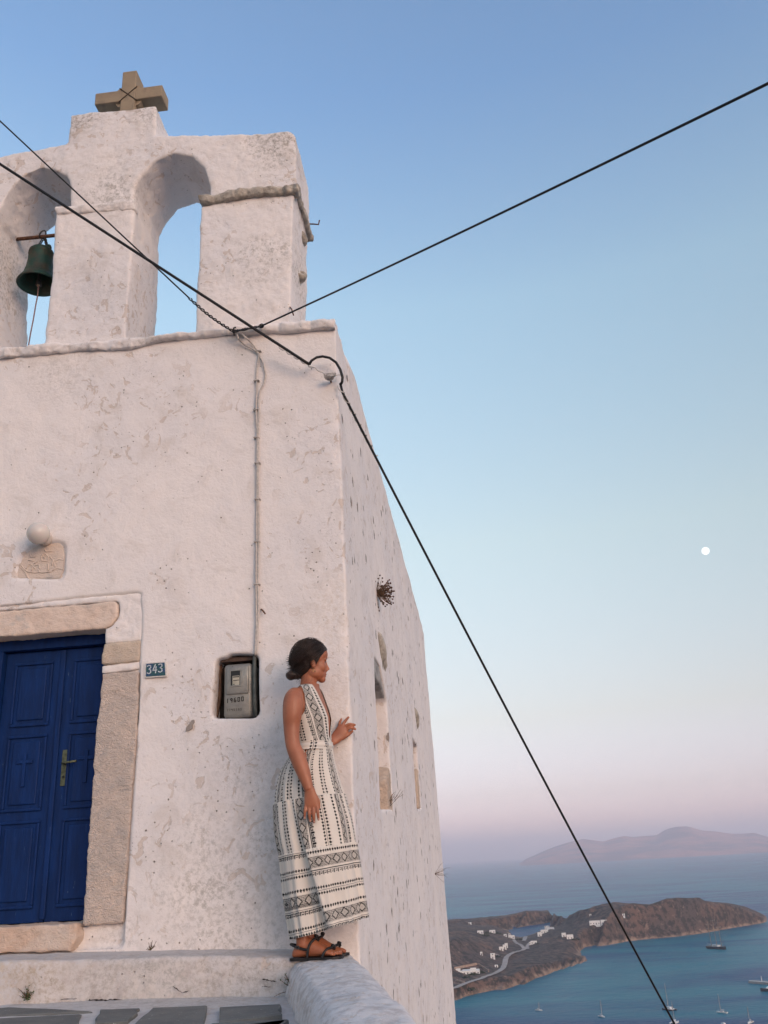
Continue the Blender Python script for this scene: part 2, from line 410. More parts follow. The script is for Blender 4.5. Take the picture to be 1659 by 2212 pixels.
# moon, beyond the haze
MD = 90000.0; dm = ray(1524, 1190); dm = dm/np.linalg.norm(dm); MR = MD*8.0/FPX*.97
m, nt, b = mat('moon_surface'); g = NG(nt)
mk = g.rng(g.noise(2.6/MR, 4, .55), .45, .62)
e = nt.nodes.new('ShaderNodeEmission'); g.put(e.inputs[0], g.mix(mk, (.98, .96, .93), (.72, .76, .82))); e.inputs[1].default_value = .80
nt.links.new(e.outputs[0], nt.nodes['Material Output'].inputs[0])
mo = MB().ell((0, 0, 0), (MR, MR, MR), nu=40, nv=24).build('moon', m, smooth=True); mo.location = dm*MD
tag(mo, 'small pale nearly full moon in the evening sky above the sea', 'moon')
# ------------------------------------------------------------------ headland: road, houses; boats in the bay
C1 = lambda a, b_: (962.2+a*.18, 1924.4+b_*.18)
C2 = lambda a, b_: (1227.7+a*.26, 1911.0+b_*.26)
M_WHITE = simple('white_house_wall', (.78, .75, .72), .9, var=.05, nscale=1.0)
M_PANE = simple('dark_window', (.045, .05, .06), .3, var=.1)
M_TAN = simple('dry_stone', (.36, .25, .19), .95, var=.25, nscale=.6)
M_ROAD = simple('pale_dirt_road', (.40, .33, .29), .95, var=.15, nscale=.08)
def ribbon(name, pix, width):
    P = [land_at(*q) for q in pix]; S = []
    for a, c_ in zip(P[:-1], P[1:]):
        n = max(2, int(np.linalg.norm((c_-a)[:2])/6)); S += [a+(c_-a)*t for t in np.linspace(0, 1, n, endpoint=False)]
    S.append(P[-1]); S = np.array(S); 
    for _ in range(3): S[1:-1] = (S[:-2]+2*S[1:-1]+S[2:])/4
    V = []; Fc = []
    for i in range(len(S)):
        t = S[min(i+1, len(S)-1)]-S[max(i-1, 0)]; t = t[:2]/(np.linalg.norm(t[:2])+1e-9); nn = np.array([-t[1], t[0]])
        zc = max(ground_z(*(S[i, :2]+nn*k)) for k in (-width/2, 0, width/2))+.5
        for k in (-1, 1): q = S[i, :2]+nn*k*width/2; V.append((q[0], q[1], zc))
        if i: b_ = 2*i; Fc.append((b_-2, b_, b_+1, b_-1))
    me = np_mesh(name, V, Fc); fix_normals(me); return tag(link(name, me, M_ROAD), kind='structure')
ribbon('road', [C1(*q) for q in [(60,1205),(130,1185),(220,1125),(300,1095),(450,1055),(600,1000),(690,940),(715,880),(728,810),(770,772),(860,738),(950,708),(985,690)]], 6.0)
ribbon('track', [C1(*q) for q in [(950,700),(920,668),(850,628),(820,598)]], 4.5)
ribbon('track', [C1(*q) for q in [(975,690),(988,662),(1008,636)]], 4.5)
ribbon('track', [C1(*q) for q in [(940,607),(965,552)]], 6.0)
ribbon('track', [C1(*q) for q in [(640,790),(585,745),(560,800)]], 4.0)
def house(label, blocks, C=C1, cols=None, group='white houses on the headland'):
    """blocks: (centre x, base y, width, height) in measured picture units; each thing gets walls, roof lip, windows, door"""
    x0, y0 = blocks[0][:2]; base = land_at(*C(x0, y0)); o = empty('house', base); tag(o, label, 'house', group)
    sc_ = np.linalg.norm(base)/FPX*(C(1, 0)[0]-C(0, 0)[0]); ang = math.atan2(base[0], base[1])
    ct, sn = math.cos(ang), math.sin(ang)
    def T(mb, name, mt, par):
        mb.v = [(ct*v[0]+sn*v[1], -sn*v[0]+ct*v[1], v[2]) for v in mb.v]; return mb.build(name, mt, par, local=True)
    for k, (cx, by, w, h) in enumerate(blocks):
        dx = (cx-x0)*sc_; W = w*sc_; H = h*sc_; lift = (y0-by)*sc_*.8; D = max(4.0, W*.55); dy = lift*1.2+.35*k
        wl = T(MB().box((dx-W/2, dy, lift-3.0), (dx+W/2, dy+D, lift+H)), 'wall', M_WHITE, o)
        lip = MB(); t = .3
        for q in (((dx-W/2-.06, dy-.06), (dx+W/2+.06, dy+t)), ((dx-W/2-.06, dy+D-t), (dx+W/2+.06, dy+D+.06)), ((dx-W/2-.06, dy+t), (dx-W/2+t, dy+D-t)), ((dx+W/2-t, dy+t), (dx+W/2+.06, dy+D-t))):
            lip.box((q[0][0], q[0][1], lift+H-.1), (q[1][0], q[1][1], lift+H+.45))
        T(lip, 'roof_lip', M_WHITE, o)
        nw = max(1, int(W/3.2)); fl = max(1, round(H/3.3))
        for f in range(fl):
            for j in range(nw):
                xx = dx-W/2+(j+.5)*W/nw; zz = lift+.9+f*3.1
                if f == 0 and j == nw//2 and k == 0: T(MB().box((xx-.55, dy-.06, lift+.05), (xx+.55, dy+.1, lift+2.2)), 'door', M_PANE, wl)
                elif zz+1.2 < lift+H+.2: T(MB().box((xx-.6, dy-.05, zz), (xx+.6, dy+.1, zz+1.2)), 'window', M_PANE, wl)
    return o
house('white villa of stacked cubes beside the turquoise lagoon', [(1222,470,48,36),(1262,485,70,32)])
house('low white house just below the stacked villa by the lagoon', [(1190,508,80,28)])
house('white house with a sloping wall left of the lagoon villa', [(1133,545,46,34)])
house('small white house at the left of the pair right of the lagoon', [(1423,552,45,34)])
house('wider white house at the right of the pair right of the lagoon', [(1498,580,70,38)])
house('long low white house at the road fork', [(1062,640,68,26),(1020,642,20,18)])
house('white house with a turret at the lagoon shore', [(795,570,66,24),(775,566,20,38)])
house('tiny white house left of the turreted one at the lagoon shore', [(718,548,30,18)])
house('flat white house among dark shrubs at the back of the headland', [(565,505,62,24)])
house('white house farthest left among the dark shrubs at the back', [(420,515,64,26)])
house('lowest house of the stepped white row above the road bend', [(672,718,46,32)])
house('middle house of the stepped white row above the road bend', [(712,700,36,38)])
house('highest house of the stepped white row above the road bend', [(733,682,32,38)])
house('tiny lone white hut on the brown slope left of the stepped row', [(432,775,24,28)])
house('two-storey white house with terraces below the stepped row', [(570,818,48,48)])
house('small pale hut beside the road above its straight stretch', [(613,922,34,20)])
house('pale hut on the skyline at the left end of the headland', [(293,400,36,14)])
house('long white two-storey hotel beside the road at the left', [(270,1008,255,34),(170,1004,50,52),(330,1000,60,48)])
house('long white villa with terraces on the big hill', [(222,332,78,22),(288,332,46,26)], C2)
house('white house with a gable near the top of the big hill', [(450,260,36,12)], C2)
house('tiny white hut high on the left of the big hill', [(185,263,14,12)], C2)
# terrace walls of the hotel garden
def gwall(label, pix, h=2.2):
    P = [land_at(*C1(*q)) for q in pix]; mb = MB()
    for a, c_ in zip(P[:-1], P[1:]):
        t = (c_-a)[:2]; t /= np.linalg.norm(t); n = np.array([-t[1], t[0]])*.4
        za, zc = a[2]-1, c_[2]-1
        V = [(*(a[:2]-n), za), (*(c_[:2]-n), zc), (*(c_[:2]+n), zc), (*(a[:2]+n), za)]; V += [(v[0], v[1], v[2]+h+1) for v in V]
        mb.add(V, [(0,3,2,1),(4,5,6,7),(0,1,5,4),(1,2,6,5),(2,3,7,6),(3,0,4,7)])
    tag(mb.build('garden_wall', M_TAN), label, 'wall', 'garden walls of the hotel')
gwall('pale garden wall running down the right side of the hotel plot', [(395,890),(450,930),(520,975)])
gwall('reddish garden wall behind the hotel', [(110,945),(250,915),(380,890)])
gwall('garden wall in front of the hotel beside the road', [(120,1075),(230,1110)], 1.5)
# shrubs round the houses
M_SHRUB = simple('dark_shrub_leaf', (.030, .042, .022), .95, var=.4, nscale=.8)
def shrub(label, x, y, r, seed):
    p = land_at(*C1(x, y)); rg = random.Random(seed); o = empty('shrub', p); tag(o, label, 'shrub', 'dark shrubs on the headland')
    mb = MB()
    for i in range(70):
        a, t = rg.uniform(0, 6.283), rg.random()**.5; c_ = (r*1.6*t*math.cos(a), r*t*math.sin(a), r*.75*rg.random()*(1.15-t)+.2)
        s = r*rg.uniform(.14, .3); R3 = Matrix.Rotation(rg.uniform(0, 3.1), 3, (rg.random()-.5, rg.random()-.5, rg.random()+.1))
        mb.add([np.array(c_)+np.array(R3 @ Vector(q))*s for q in ((-1, -.6, 0), (1, -.6, .2), (.8, .7, .5), (-.9, .6, .3))], [(0, 1, 2, 3)])
    mb.build('foliage', M_SHRUB, o, local=True)
    MB().tube([(0, 0, -1), (0, 0, r*.4)], [.25, .12], 6).build('stem', M_TAN, o, local=True)
for k, (x, y, r, l) in enumerate([(470,545,4.5,'dark shrub below the white house farthest left at the back'),(505,515,4.0,'dark shrub between the two white houses at the back'),(610,520,4.0,'dark shrub right of the flat white house at the back'),(690,530,3.0,'dark shrub left of the tiny house at the lagoon shore'),(880,590,3.5,'dark shrub right of the turreted house'),(610,790,3.0,'dark shrub beside the two-storey house with terraces'),(340,1010,3.5,'dark shrub in front of the long hotel, at its middle'),(430,990,3.0,'dark shrub at the right end of the long hotel'),(260,1045,3.0,'dark shrub between the hotel and the road'),(290,1195,4.0,'dark shrub on the sea cliff below the road'),(1560,590,3.5,'dark shrub right of the wider house of the pair'),(1100,640,2.5,'dark shrub right of the long low house at the fork')]): shrub(l, x, y, r, 900+k)
# --- boats
M_HULLW = simple('white_gelcoat', (.75, .74, .72), .35, var=.04)
M_HULLD = simple('dark_hull_paint', (.03, .035, .05), .35, var=.1)
M_WOOD = simple('teak_deck', (.30, .20, .13), .7, var=.2, nscale=3)
M_ALU = simple('mast_metal', (.42, .42, .42), .4, .5, .05)
M_CLOTH = simple('canvas_cover', (.55, .55, .56), .9, var=.1)
def hull_mb(L, B, H, off=0.0):
    mb = MB(); rings = []
    for t in np.linspace(0, 1, 11):
        x = -L/2+L*t; w = B/2*(1-max(0, (t-.55)/.45)**2.2)*(.82+.18*min(1, t/.2)); w = max(w, .03); sh = H*(1+.35*max(0, t-.5)**1.5*2.8)
        rings.append([(x, off-w, sh), (x, off-w*.92, sh*.45), (x, off-w*.45, -.25), (x, off+w*.45, -.25), (x, off+w*.92, sh*.45), (x, off+w, sh)])
    return mb.loft(rings)
def boat(label, pix, L, mast, head, kind='mono', hullm=None):
    p = onZ(*pix, SEA); o = empty({'motor': 'motor_yacht', 'cat': 'catamaran', 'ship': 'sailing_ship'}.get(kind, 'sailboat'), p); o.rotation_euler.z = head
    tag(o, label, 'boat', 'boats in the bay'); hm = hullm or M_HULLW; B = L*.3; H = L*.095
    def bd(mb, n, mt, par=o, sm=False): return mb.build(n, mt, par, sm, local=True)
    if kind == 'cat':
        for s in (-1, 1): bd(hull_mb(L, L*.13, H, s*L*.2), 'hull', hm)
        bd(MB().box((-L*.38, -L*.2, H*.7), (L*.18, L*.2, H*1.15), .1), 'bridge_deck', M_HULLW); cz = H*1.1
        cb = bd(MB().box((-L*.25, -L*.15, cz), (L*.12, L*.15, cz+1.3), .3), 'cabin', M_HULLW); bd(MB().box((-L*.1, -L*.153, cz+.4), (L*.123, L*.153, cz+.9), .05), 'window_band', M_PANE, cb)
    else:
        h_ = bd(hull_mb(L, B, H), 'hull', hm); bd(MB().box((-L*.47, -B*.36, H*.95), (L*.3, B*.36, H*1.02)), 'deck', M_WOOD, h_); cz = H*1.0
        if kind == 'motor':
            cb = bd(MB().prism([(-L*.38, cz), (L*.28, cz), (L*.2, cz+L*.07), (-L*.38, cz+L*.07)], -B*.36, B*.36), 'cabin', M_HULLW); fix_normals(cb.data)
            up = bd(MB().prism([(-L*.32, cz+L*.07), (L*.12, cz+L*.07), (L*.05, cz+L*.13), (-L*.32, cz+L*.13)], -B*.3, B*.3), 'flybridge', M_HULLW); fix_normals(up.data)
            bd(MB().box((-L*.34, -B*.365, cz+L*.025), (L*.2, B*.365, cz+L*.05)), 'window_band', M_PANE, cb); bd(MB().box((-L*.28, -B*.305, cz+L*.085), (L*.06, B*.305, cz+L*.115)), 'window_band', M_PANE, up)
        else:
            cb = bd(MB().box((-L*.18, -B*.25, cz), (L*.14, B*.25, cz+L*.055), .15), 'cabin', M_HULLW); bd(MB().box((-L*.14, -B*.252, cz+L*.02), (L*.1, B*.252, cz+L*.04)), 'window_band', M_PANE, cb)
    if mast > 0:
        ms = [(-.28, .85), (.02, 1.0), (.28, .92)] if kind == 'ship' else [(.08, 1.0)]
        for fx, fh in ms:
            m_ = bd(MB().tube([(L*fx, 0, cz*.5), (L*fx, 0, mast*fh)], [.34 if kind == 'ship' else .24, .22 if kind == 'ship' else .16], 8), 'mast', M_ALU if kind != 'ship' else M_WOOD)
            for z in ((.55, .75, .9) if kind == 'ship' else (.5,)): bd(MB().tube([(L*fx, -B*(.9 if kind == 'ship' else .25)*(1.3-z), mast*fh*z), (L*fx, B*(.9 if kind == 'ship' else .25)*(1.3-z), mast*fh*z)], .08, 6), 'spreader', M_ALU, m_)
            if kind != 'ship':
                bm_ = bd(MB().tube([(L*fx-.2, 0, cz+L*.12), (L*fx-L*.36, 0, cz+L*.11)], .09, 6), 'boom', M_ALU); bd(MB().tube([(L*fx-.3, 0, cz+L*.14), (L*fx-L*.2, 0, cz+L*.145), (L*fx-L*.35, 0, cz+L*.125)], [.25, .28, .15], 8), 'furled_sail', M_CLOTH, bm_)
            else: bd(MB().tube([(L*fx-.2, 0, cz+L*.07), (L*fx-L*.24, 0, cz+L*.065)], [.35, .2], 8), 'furled_sail', M_CLOTH)
            top = (L*fx, 0, mast*fh*.98)
            for e in ((L*.47, 0, H*1.3), (-L*.47, 0, H*1.1), (L*fx, -B*.42, H), (L*fx, B*.42, H)): bd(MB().tube([top, e], .035 if kind != 'ship' else .07, 4), 'stay', M_HULLD)
    return o
boat('tall sailing ship with several masts near the headland cliffs', (1549,2050), 30, 36, R_(-58), 'ship', M_HULLD)
boat('dark-hulled catamaran with tall mast beside the hanging cable', (1446,2182), 11, 19, R_(125), 'cat', M_HULLD)
boat('white catamaran at the bottom edge behind the hanging cable', (1457,2210), 9, 14, R_(60), 'cat')
boat('small white sailboat left of the hanging cable, mast upright', (1300,2197), 8, 12, R_(-62))
boat('small white motorboat farthest left, near the headland coast', (1164,2183), 7, 6, R_(-40))
boat('white sailboat with a bare mast right of the dark catamaran', (1559.5,2188), 9, 13, R_(140))
boat('white motorboat cut by the bottom edge of the picture', (1563,2214), 7, 0, R_(100), 'motor')
boat('white sailboat at the lower right corner with a thin mast', (1621,2210), 9, 11, R_(-125))
boat('big motor yacht with dark hull at the right edge by the jetty', (1672,2141), 22, 0, R_(176), 'motor', M_HULLD)
# jetty at the right edge
ja, jb = onZ(1617, 2124, SEA), onZ(1700, 2131, SEA); t_ = (jb-ja)[:2]; Lj = np.linalg.norm(t_)
je = empty('jetty', ja); je.rotation_euler.z = math.atan2(t_[1], t_[0]); tag(je, 'grey concrete jetty reaching into the bay from the right edge', 'jetty')
MB().box((0, 0, -3), (Lj, 9, 1.9), .1).build('quay', simple('grey_concrete', (.30, .28, .27), .9, var=.15, nscale=.3), je, local=True)
MB().box((.6, .6, 1.9), (Lj, 1.0, 2.4)).build('kerb', M_WHITE, je, local=True)
MB().tube([(Lj*.28, 5, 1.9), (Lj*.28, 5, 6.0)], [.3, .2], 8).build('beacon', M_WHITE, je, local=True)
# ------------------------------------------------------------------ chapel: whitewashed masonry
Y0 = 5.3                     # plane of the front
XC = -0.735                  # plane of the right-hand side wall
def fp(x, y, Y=Y0): p = onY(x, y, Y); return (p[0], p[2])          # (X, Z) of a measured spot on the front
def fpl(L, Y=Y0): return [fp(x, y, Y) for x, y in L]
def plaster(name, warm=1.0, pits=1.0, stains_shade=(), side=False, alb=1.0, worn=0.0, sk=.8):
    m, nt, b = mat(name); g = NG(nt)
    big = g.noise(1.1, 3, .6); mid = g.noise(4.0, 5, .65, .4); fin = g.noise(30.0, 4, .7)
    c = g.mix(g.rng(big, .35, .65), tuple(x*alb for x in (.80, .745, .715)), tuple(x*alb for x in (.755, .715, .705)))
    if worn: c = g.mix(g.math('MULTIPLY', g.rng(g.noise(13.0, 5, .72), .45, .66), worn), c, (.40, .335, .31))
    c = g.mix(g.math('MULTIPLY', g.rng(mid, .50, .72), .5), c, (.60, .535, .485))
    c = g.mix(g.math('MULTIPLY', g.rng(fin, .58, .72), .35), c, (.50, .445, .40))
    # flaked skin of limewash: shallow islands with a buff ground
    fl = g.math('MULTIPLY', g.rng(g.noise(9.5, 4, .58, 1.2), .590, .612), g.rng(big, .44, .56))
    c = g.mix(g.math('MULTIPLY', fl, .55), c, (.55, .44, .36))
    # pinholes and chips, in families
    p1 = g.math('MULTIPLY', g.rng(g.math('ADD', g.voro(21.0), g.math('MULTIPLY', fin, .22)), .17, .245, 1, 0), g.rng(mid, .47, .60))
    p2 = g.math('MULTIPLY', g.rng(g.math('ADD', g.voro(52.0), g.math('MULTIPLY', fin, .3)), .22, .31, 1, 0), g.math('MULTIPLY', g.rng(mid, .49, .40), g.rng(big, .52, .60)))
    pit = g.math('MINIMUM', g.math('ADD', p1, p2), 1.0)
    if side:          # the exposed flank is pocked all over with deeper holes
        sx = g.n('ShaderNodeSeparateXYZ'); nt.links.new(g.tc.outputs['Object'], sx.inputs[0])
        on = g.math('MULTIPLY', g.rng(sx.outputs[0], XC-.035, XC-.02), g.rng(sx.outputs[1], Y0+.02, Y0+.12))
        p3 = g.math('MULTIPLY', g.rng(g.math('ADD', g.voro(4.6), g.math('MULTIPLY', fin, .42)), .36, .40, 1, 0), g.rng(g.noise(1.7, 3, .6), .47, .51))
        p4 = g.math('MULTIPLY', g.rng(g.math('ADD', g.voro(12.0), g.math('MULTIPLY', fin, .5)), .36, .42, 1, 0), g.math('MULTIPLY', g.rng(mid, .48, .42), g.rng(big, .56, .46)))
        pit = g.math('MINIMUM', g.math('ADD', pit, g.math('MULTIPLY', g.math('MAXIMUM', p3, p4), on)), 1.0)
    c = g.mix(g.math('MULTIPLY', pit, (.80 if side else .66)*pits), c, (.15, .11, .085))
    # hairline cracks
    cr = g.math('ABSOLUTE', g.math('SUBTRACT', mid, .5))
    crk = g.math('MULTIPLY', g.rng(cr, .0, .004, 1, 0), g.rng(big, .55, .62))
    c = g.mix(g.math('MULTIPLY', crk, .5), c, (.24, .19, .15))
    if stains_shade:
        w1 = g.math('SUBTRACT', mid, .5); w2 = g.rng(g.noise(34.0, 5, .78), .43, .68)
    for (px, py, pz, r, col, k) in stains_shade:             # weathered places, and the lower front's shade as colour
        vm = g.n('ShaderNodeVectorMath', operation='DISTANCE'); nt.links.new(g.tc.outputs['Object'], vm.inputs[0]); vm.inputs[1].default_value = (px, py, pz)
        dd = g.math('ADD', vm.outputs['Value'], g.math('MULTIPLY', w1, r*1.6))
        msk = g.math('MULTIPLY', g.rng(dd, r*.2, r*1.1, 1, 0), w2)
        c = g.mix(g.math('MULTIPLY', msk, min(1.0, k*sk)), c, col)
    nt.links.new(c, b.inputs['Base Color']); b.inputs['Roughness'].default_value = .92; b.inputs['Specular IOR Level'].default_value = .2
    h = g.math('ADD', g.math('MULTIPLY', mid, 1.3), g.math('MULTIPLY', fin, .5))
    h = g.math('SUBTRACT', h, g.math('MULTIPLY', fl, .28)); h = g.math('SUBTRACT', h, g.math('MULTIPLY', pit, .9*pits))
    g.put(b.inputs['Normal'], g.bump(h, .012, .75))
    return m
GREY = (.30, .265, .225); MOULD_SHADE = (.34, .315, .275); BUFF = (.58, .48, .38)
def st(x, y, r, col, k, Y=Y0): p = onY(x, y, Y); return (p[0], p[1], p[2], r, col, k)
M_WALL = plaster('limewash_wall', side=True, stains_shade=[st(560, 2000, .60, MOULD_SHADE, .50), st(400, 1860, .35, MOULD_SHADE, .40), st(430, 2030, .45, GREY, .38), st(520, 1800, .55, (.50, .47, .45), .4), st(130, 800, .35, GREY, .45), st(720, 1330, .3, BUFF, .6), st(735, 1550, .35, BUFF, .45), st(240, 2020, .25, GREY, .5), st(560, 1690, .5, (.50, .47, .45), .5)])  # spots low on the front: mould, with shade of the lower wall coloured in
M_BELF = plaster('limewash_belfry', pits=1.15, sk=1.25, stains_shade=[st(590, 310, .35, GREY, .7), st(630, 300, .25, GREY, .6), st(170, 255, .28, GREY, .75), st(320, 240, .25, GREY, .6), st(240, 390, .4, GREY, .35), st(560, 555, .3, GREY, .45), st(250, 420, .22, GREY, .5), st(20, 600, .5, GREY, .65, 5.6), st(640, 600, .4, GREY, .6, 5.6)])
M_STONE = simple('schist_edge', (.42, .375, .32), .95, var=.35, nscale=14, bump=.012, bscale=45)
def stone(name, c1, c2, c3, chisel=60.0, k=.006):
    m, nt, b = mat(name); g = NG(nt)
    c = g.mix(g.rng(g.noise(3.2, 6, .62, .5), .38, .62), c1, c2)
    c = g.mix(g.math('MULTIPLY', g.rng(g.noise(9, 6, .65), .52, .7), .7), c, c3)
    nt.links.new(c, b.inputs['Base Color']); b.inputs['Roughness'].default_value = .9; b.inputs['Specular IOR Level'].default_value = .25
    h = g.math('ADD', g.noise(chisel, 5, .6, 1.0, stretch=(1, 1, 1.7)), g.math('MULTIPLY', g.noise(chisel*3, 3), .4))
    g.put(b.inputs['Normal'], g.bump(h, k)); return m
M_JAMB = stone('pale_rough_stone', (.68, .56, .48), (.60, .51, .45), (.52, .45, .41), 42, .018)
M_LINT = stone('buff_smooth_stone', (.70, .57, .48), (.66, .52, .43), (.45, .41, .38), 30, .006)
M_OCHR = stone('ochre_stone', (.60, .43, .31), (.60, .49, .39), (.55, .47, .40), 40, .010)
M_THR = stone('worn_threshold', (.64, .53, .45), (.60, .44, .34), (.56, .48, .42), 34, .010)
M_PLAQ = stone('carved_marble', (.70, .58, .49), (.64, .54, .47), (.48, .44, .41), 40, .006)
M_PATCH = simple('bare_cement', (.30, .265, .24), .95, var=.12, nscale=30, bump=.004)
chapel = empty('chapel', (-2.4, Y0, -0.4))
tag(chapel, 'small whitewashed chapel with a two-arched bell gable and blue door', 'chapel')
# --- main walls
def chapel_walls():
    mb = MB()
    L, Rr, T = -4.15, XC, 3.62
    # plan kept simple: front, long side wall with its roof rim, rear leaning a little
    mb.add([(L, Y0, -3.4), (Rr, Y0, -3.4), (Rr, 16.6, -3.4), (L, 16.6, -3.4), (L, Y0, T), (Rr, Y0, T), (Rr, 14.7, T), (L, 14.7, T)],
           [(0,3,2,1),(4,5,6,7),(0,1,5,4),(1,2,6,5),(2,3,7,6),(3,0,4,7)])
    mb.loft([[(L, 5.86, 3.3), (Rr+.002, 5.86, 3.3), (Rr+.012, 5.86, 3.60), (Rr-.03, 5.9, 3.73), (L, 5.9, 3.73)],
             [(L, 6.2, 3.3), (Rr+.002, 6.2, 3.3), (Rr+.018, 6.2, 3.66), (Rr-.05, 6.2, 3.85), (L, 6.2, 3.85)],
             [(L, 14.2, 3.3), (Rr+.002, 14.2, 3.3), (Rr+.012, 14.2, 3.62), (Rr-.05, 14.0, 3.84), (L, 14.0, 3.84)],
             [(L, 14.77, 3.3), (Rr, 14.77, 3.3), (Rr, 14.75, 3.5), (Rr-.06, 14.6, 3.74), (L, 14.6, 3.74)]])
    me = mb.mesh('wall'); fix_normals(me)
    cut = []
    def cutter(f):
        q = MB(); f(q); c = q.mesh('c'); fix_normals(c); cut.append(c)
    # shallow bed of the door surround, then the opening
    cutter(lambda q: q.prism([(-3.45, -.36), (-2.075, -.36), (-2.065, .4), (-2.052, 1.05), (-2.06, 1.45), (-2.075, 1.725), (-2.5, 1.715), (-3.45, 1.70)], Y0-.2, Y0+.035))
    cutter(lambda q: q.box((-3.14, Y0-.2, -.245), (-2.29, Y0+.5, 1.52)))
    # meter niche
    nic = [(945,240),(1075,225),(1095,180),(1390,180),(1440,200),(1458,600),(1440,910),(895,935),(920,600)]
    cutter(lambda q: q.prism(fpl([(292+a*.184, 1380.3+b_*.184) for a, b_ in nic]), Y0-.2, Y0+.17))
    # bed of the carved plaque
    plq = [(28,1252),(34,1226),(45,1200),(62,1180),(85,1170),(110,1165),(130,1168),(141,1178),(143,1200),(141,1235),(134,1252)]
    cutter(lambda q: q.prism(fpl(plq), Y0-.2, Y0+.03))
    # two blocked windows in the side wall
    cutter(lambda q: q.prism([(6.66, .36), (7.66, .42), (7.62, .9), (7.58, 1.29), (7.2, 1.52), (6.78, 1.50), (6.74, .9)], XC+.2, XC-.22, 'x'))
    cutter(lambda q: q.prism([(10.35, .56), (11.2, .58), (11.15, 1.32), (10.4, 1.34)], XC+.2, XC-.20, 'x'))
    me = voxel(me, .019, 1, .4, cut)
    roughen(me, [(.010, 1.3), (.006, 4.5), (.0035, 13.0)], 3)
    V = get_co(me); near = np.clip(1-np.hypot(V[:, 0]-XC, V[:, 1]-Y0)/.05, 0, 1); ch = np.clip(fbm(V, 9.0, 44, 3)-.05, 0, 1)+.5*np.clip(fbm(V, 26.0, 45, 2)-.15, 0, 1)
    V[:, 0] -= near*ch*.030; V[:, 1] += near*ch*.030; set_co(me, V)
    return me
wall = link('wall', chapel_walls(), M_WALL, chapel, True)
# --- bell gable
GX0 = -4.15
def gable():
    f = fp
    A1 = [(152,447),(153,401),(145,379),(119,366),(88,359),(57,372),(26,397),(6,430),(-4,456)]
    A2 = [(452,440),(452,401),(440,359),(414,335),(374,328),(334,344),(304,375),(288,405),(286,440)]
    zb = 3.56
    out = [(GX0+.1, zb), (GX0+.1, 5.36)] + fpl([(0,333),(70,322),(143,309),(146,304),(152,247),(240,238),(337,225),(335,290),(480,288),(629,283),(636,292)]) + fpl([(638,330),(640,401),(634,419),(629,560),(624,700)])
    out += [(out[-1][0], zb)]
    out += [(f(420, 713)[0], zb)] + fpl([(421,700),(427,573),(433,443)]) + fpl(A2) + fpl([(288,458),(279,600),(269,731)]) + [(f(268, 731)[0], zb)]
    out += [(f(95, 744)[0], zb)] + fpl([(95,744),(108,600),(121,456)]) + fpl(A1) + fpl([(-14,470),(-22,600),(-26,745)]) + [(f(-26, 745)[0], zb)]
    mb = MB().prism(out, Y0+.012, Y0+.60)
    me = mb.mesh('g'); fix_normals(me)
    me = voxel(me, .0135, 2, .45)
    roughen(me, [(.012, 1.6), (.009, 5.0), (.007, 15.0), (.0035, 38.0)], 11)
    return me
gab = link('bell_gable', gable(), M_BELF, chapel, True)
# --- projecting courses: rough stone edges
def rough_slab(name, rings, mt, parent, vox=.0095, amps=((.008, 6.0), (.010, 18.0), (.006, 42.0)), seed=0):
    mb = MB().loft(rings); me = mb.mesh('s'); fix_normals(me)
    me = voxel(me, vox, 1, .4); roughen(me, list(amps), seed)
    return link(name, me, mt, parent, True)
def course(name, top, bot, back, front, mt, seed, wob=.012):
    rg = random.Random(seed); rings = []
    for (xt, zt), (xb, zb) in zip(top, bot):
        d = front+rg.uniform(-wob, wob)
        rings.append([(xt, back, zt), (xt, d+.006, zt+rg.uniform(-.004, .004)), (xt, d, (zt*2+zb)/3), (xb, d+.015, zb), (xb, back, zb)])
    return rough_slab(name, rings, mt, parent=chapel, seed=seed)
M_LEDGE = plaster('limewash_ledge', stains_shade=[st(x, 735, .22, GREY, .6) for x in (40, 180, 330, 700)])
def course_ledge():
    xs = np.linspace(-40, 723, 44); rg = random.Random(4)
    top = np.interp(xs, [-40, 0, 95, 215, 352, 484, 572, 724], [755, 751, 744, 738, 724, 707, 700, 690])
    bot = np.interp(xs, [-40, 0, 88, 220, 300, 334, 484, 722], [779, 776, 765, 757, 752, 737, 724, 711])
    return course('cornice_ledge', [fp(a, b-2, Y0-.045) for a, b in zip(xs, top)], [fp(a, b-3+rg.uniform(-1.5, 1.5), Y0-.03) for a, b in zip(xs, bot)], Y0+.3, Y0-.045, M_LEDGE, 5, .012)
course_ledge()
xs = np.linspace(428, 643, 20)
course('impost_stone', [fp(a, np.interp(a, [428, 520, 643], [424, 409, 399]), Y0-.02) for a in xs], [fp(a, np.interp(a, [428, 450, 540, 600, 643], [434, 436, 421, 416, 413]), Y0-.02) for a in xs], Y0+.06, Y0-.028, M_STONE, 8, .018)
# the same course turning the corner of the right-hand pier
XP = fp(640, 405)[0]
_r = []; rg = random.Random(12)
for yy in np.linspace(Y0-.01, Y0+.60, 16):
    zt = fp(640, 399)[1]-.02*(yy-Y0); d = XP+.022+rg.uniform(-.012, .012)
    _r.append([(XP-.1, yy, zt), (d-.004, yy, zt), (d, yy, zt-.02), (d-.012, yy, zt-.05), (XP-.1, yy, zt-.05)])
rough_slab('impost_stone', _r, M_STONE, chapel, seed=13)
xs = np.linspace(121, 292, 14)
course('impost_band', [fp(a, np.interp(a, [121, 292], [449, 430]), Y0-.0) for a in xs], [fp(a, np.interp(a, [121, 292], [462, 452]), Y0-.0) for a in xs], Y0+.06, Y0-.014, M_BELF, 9, .006)
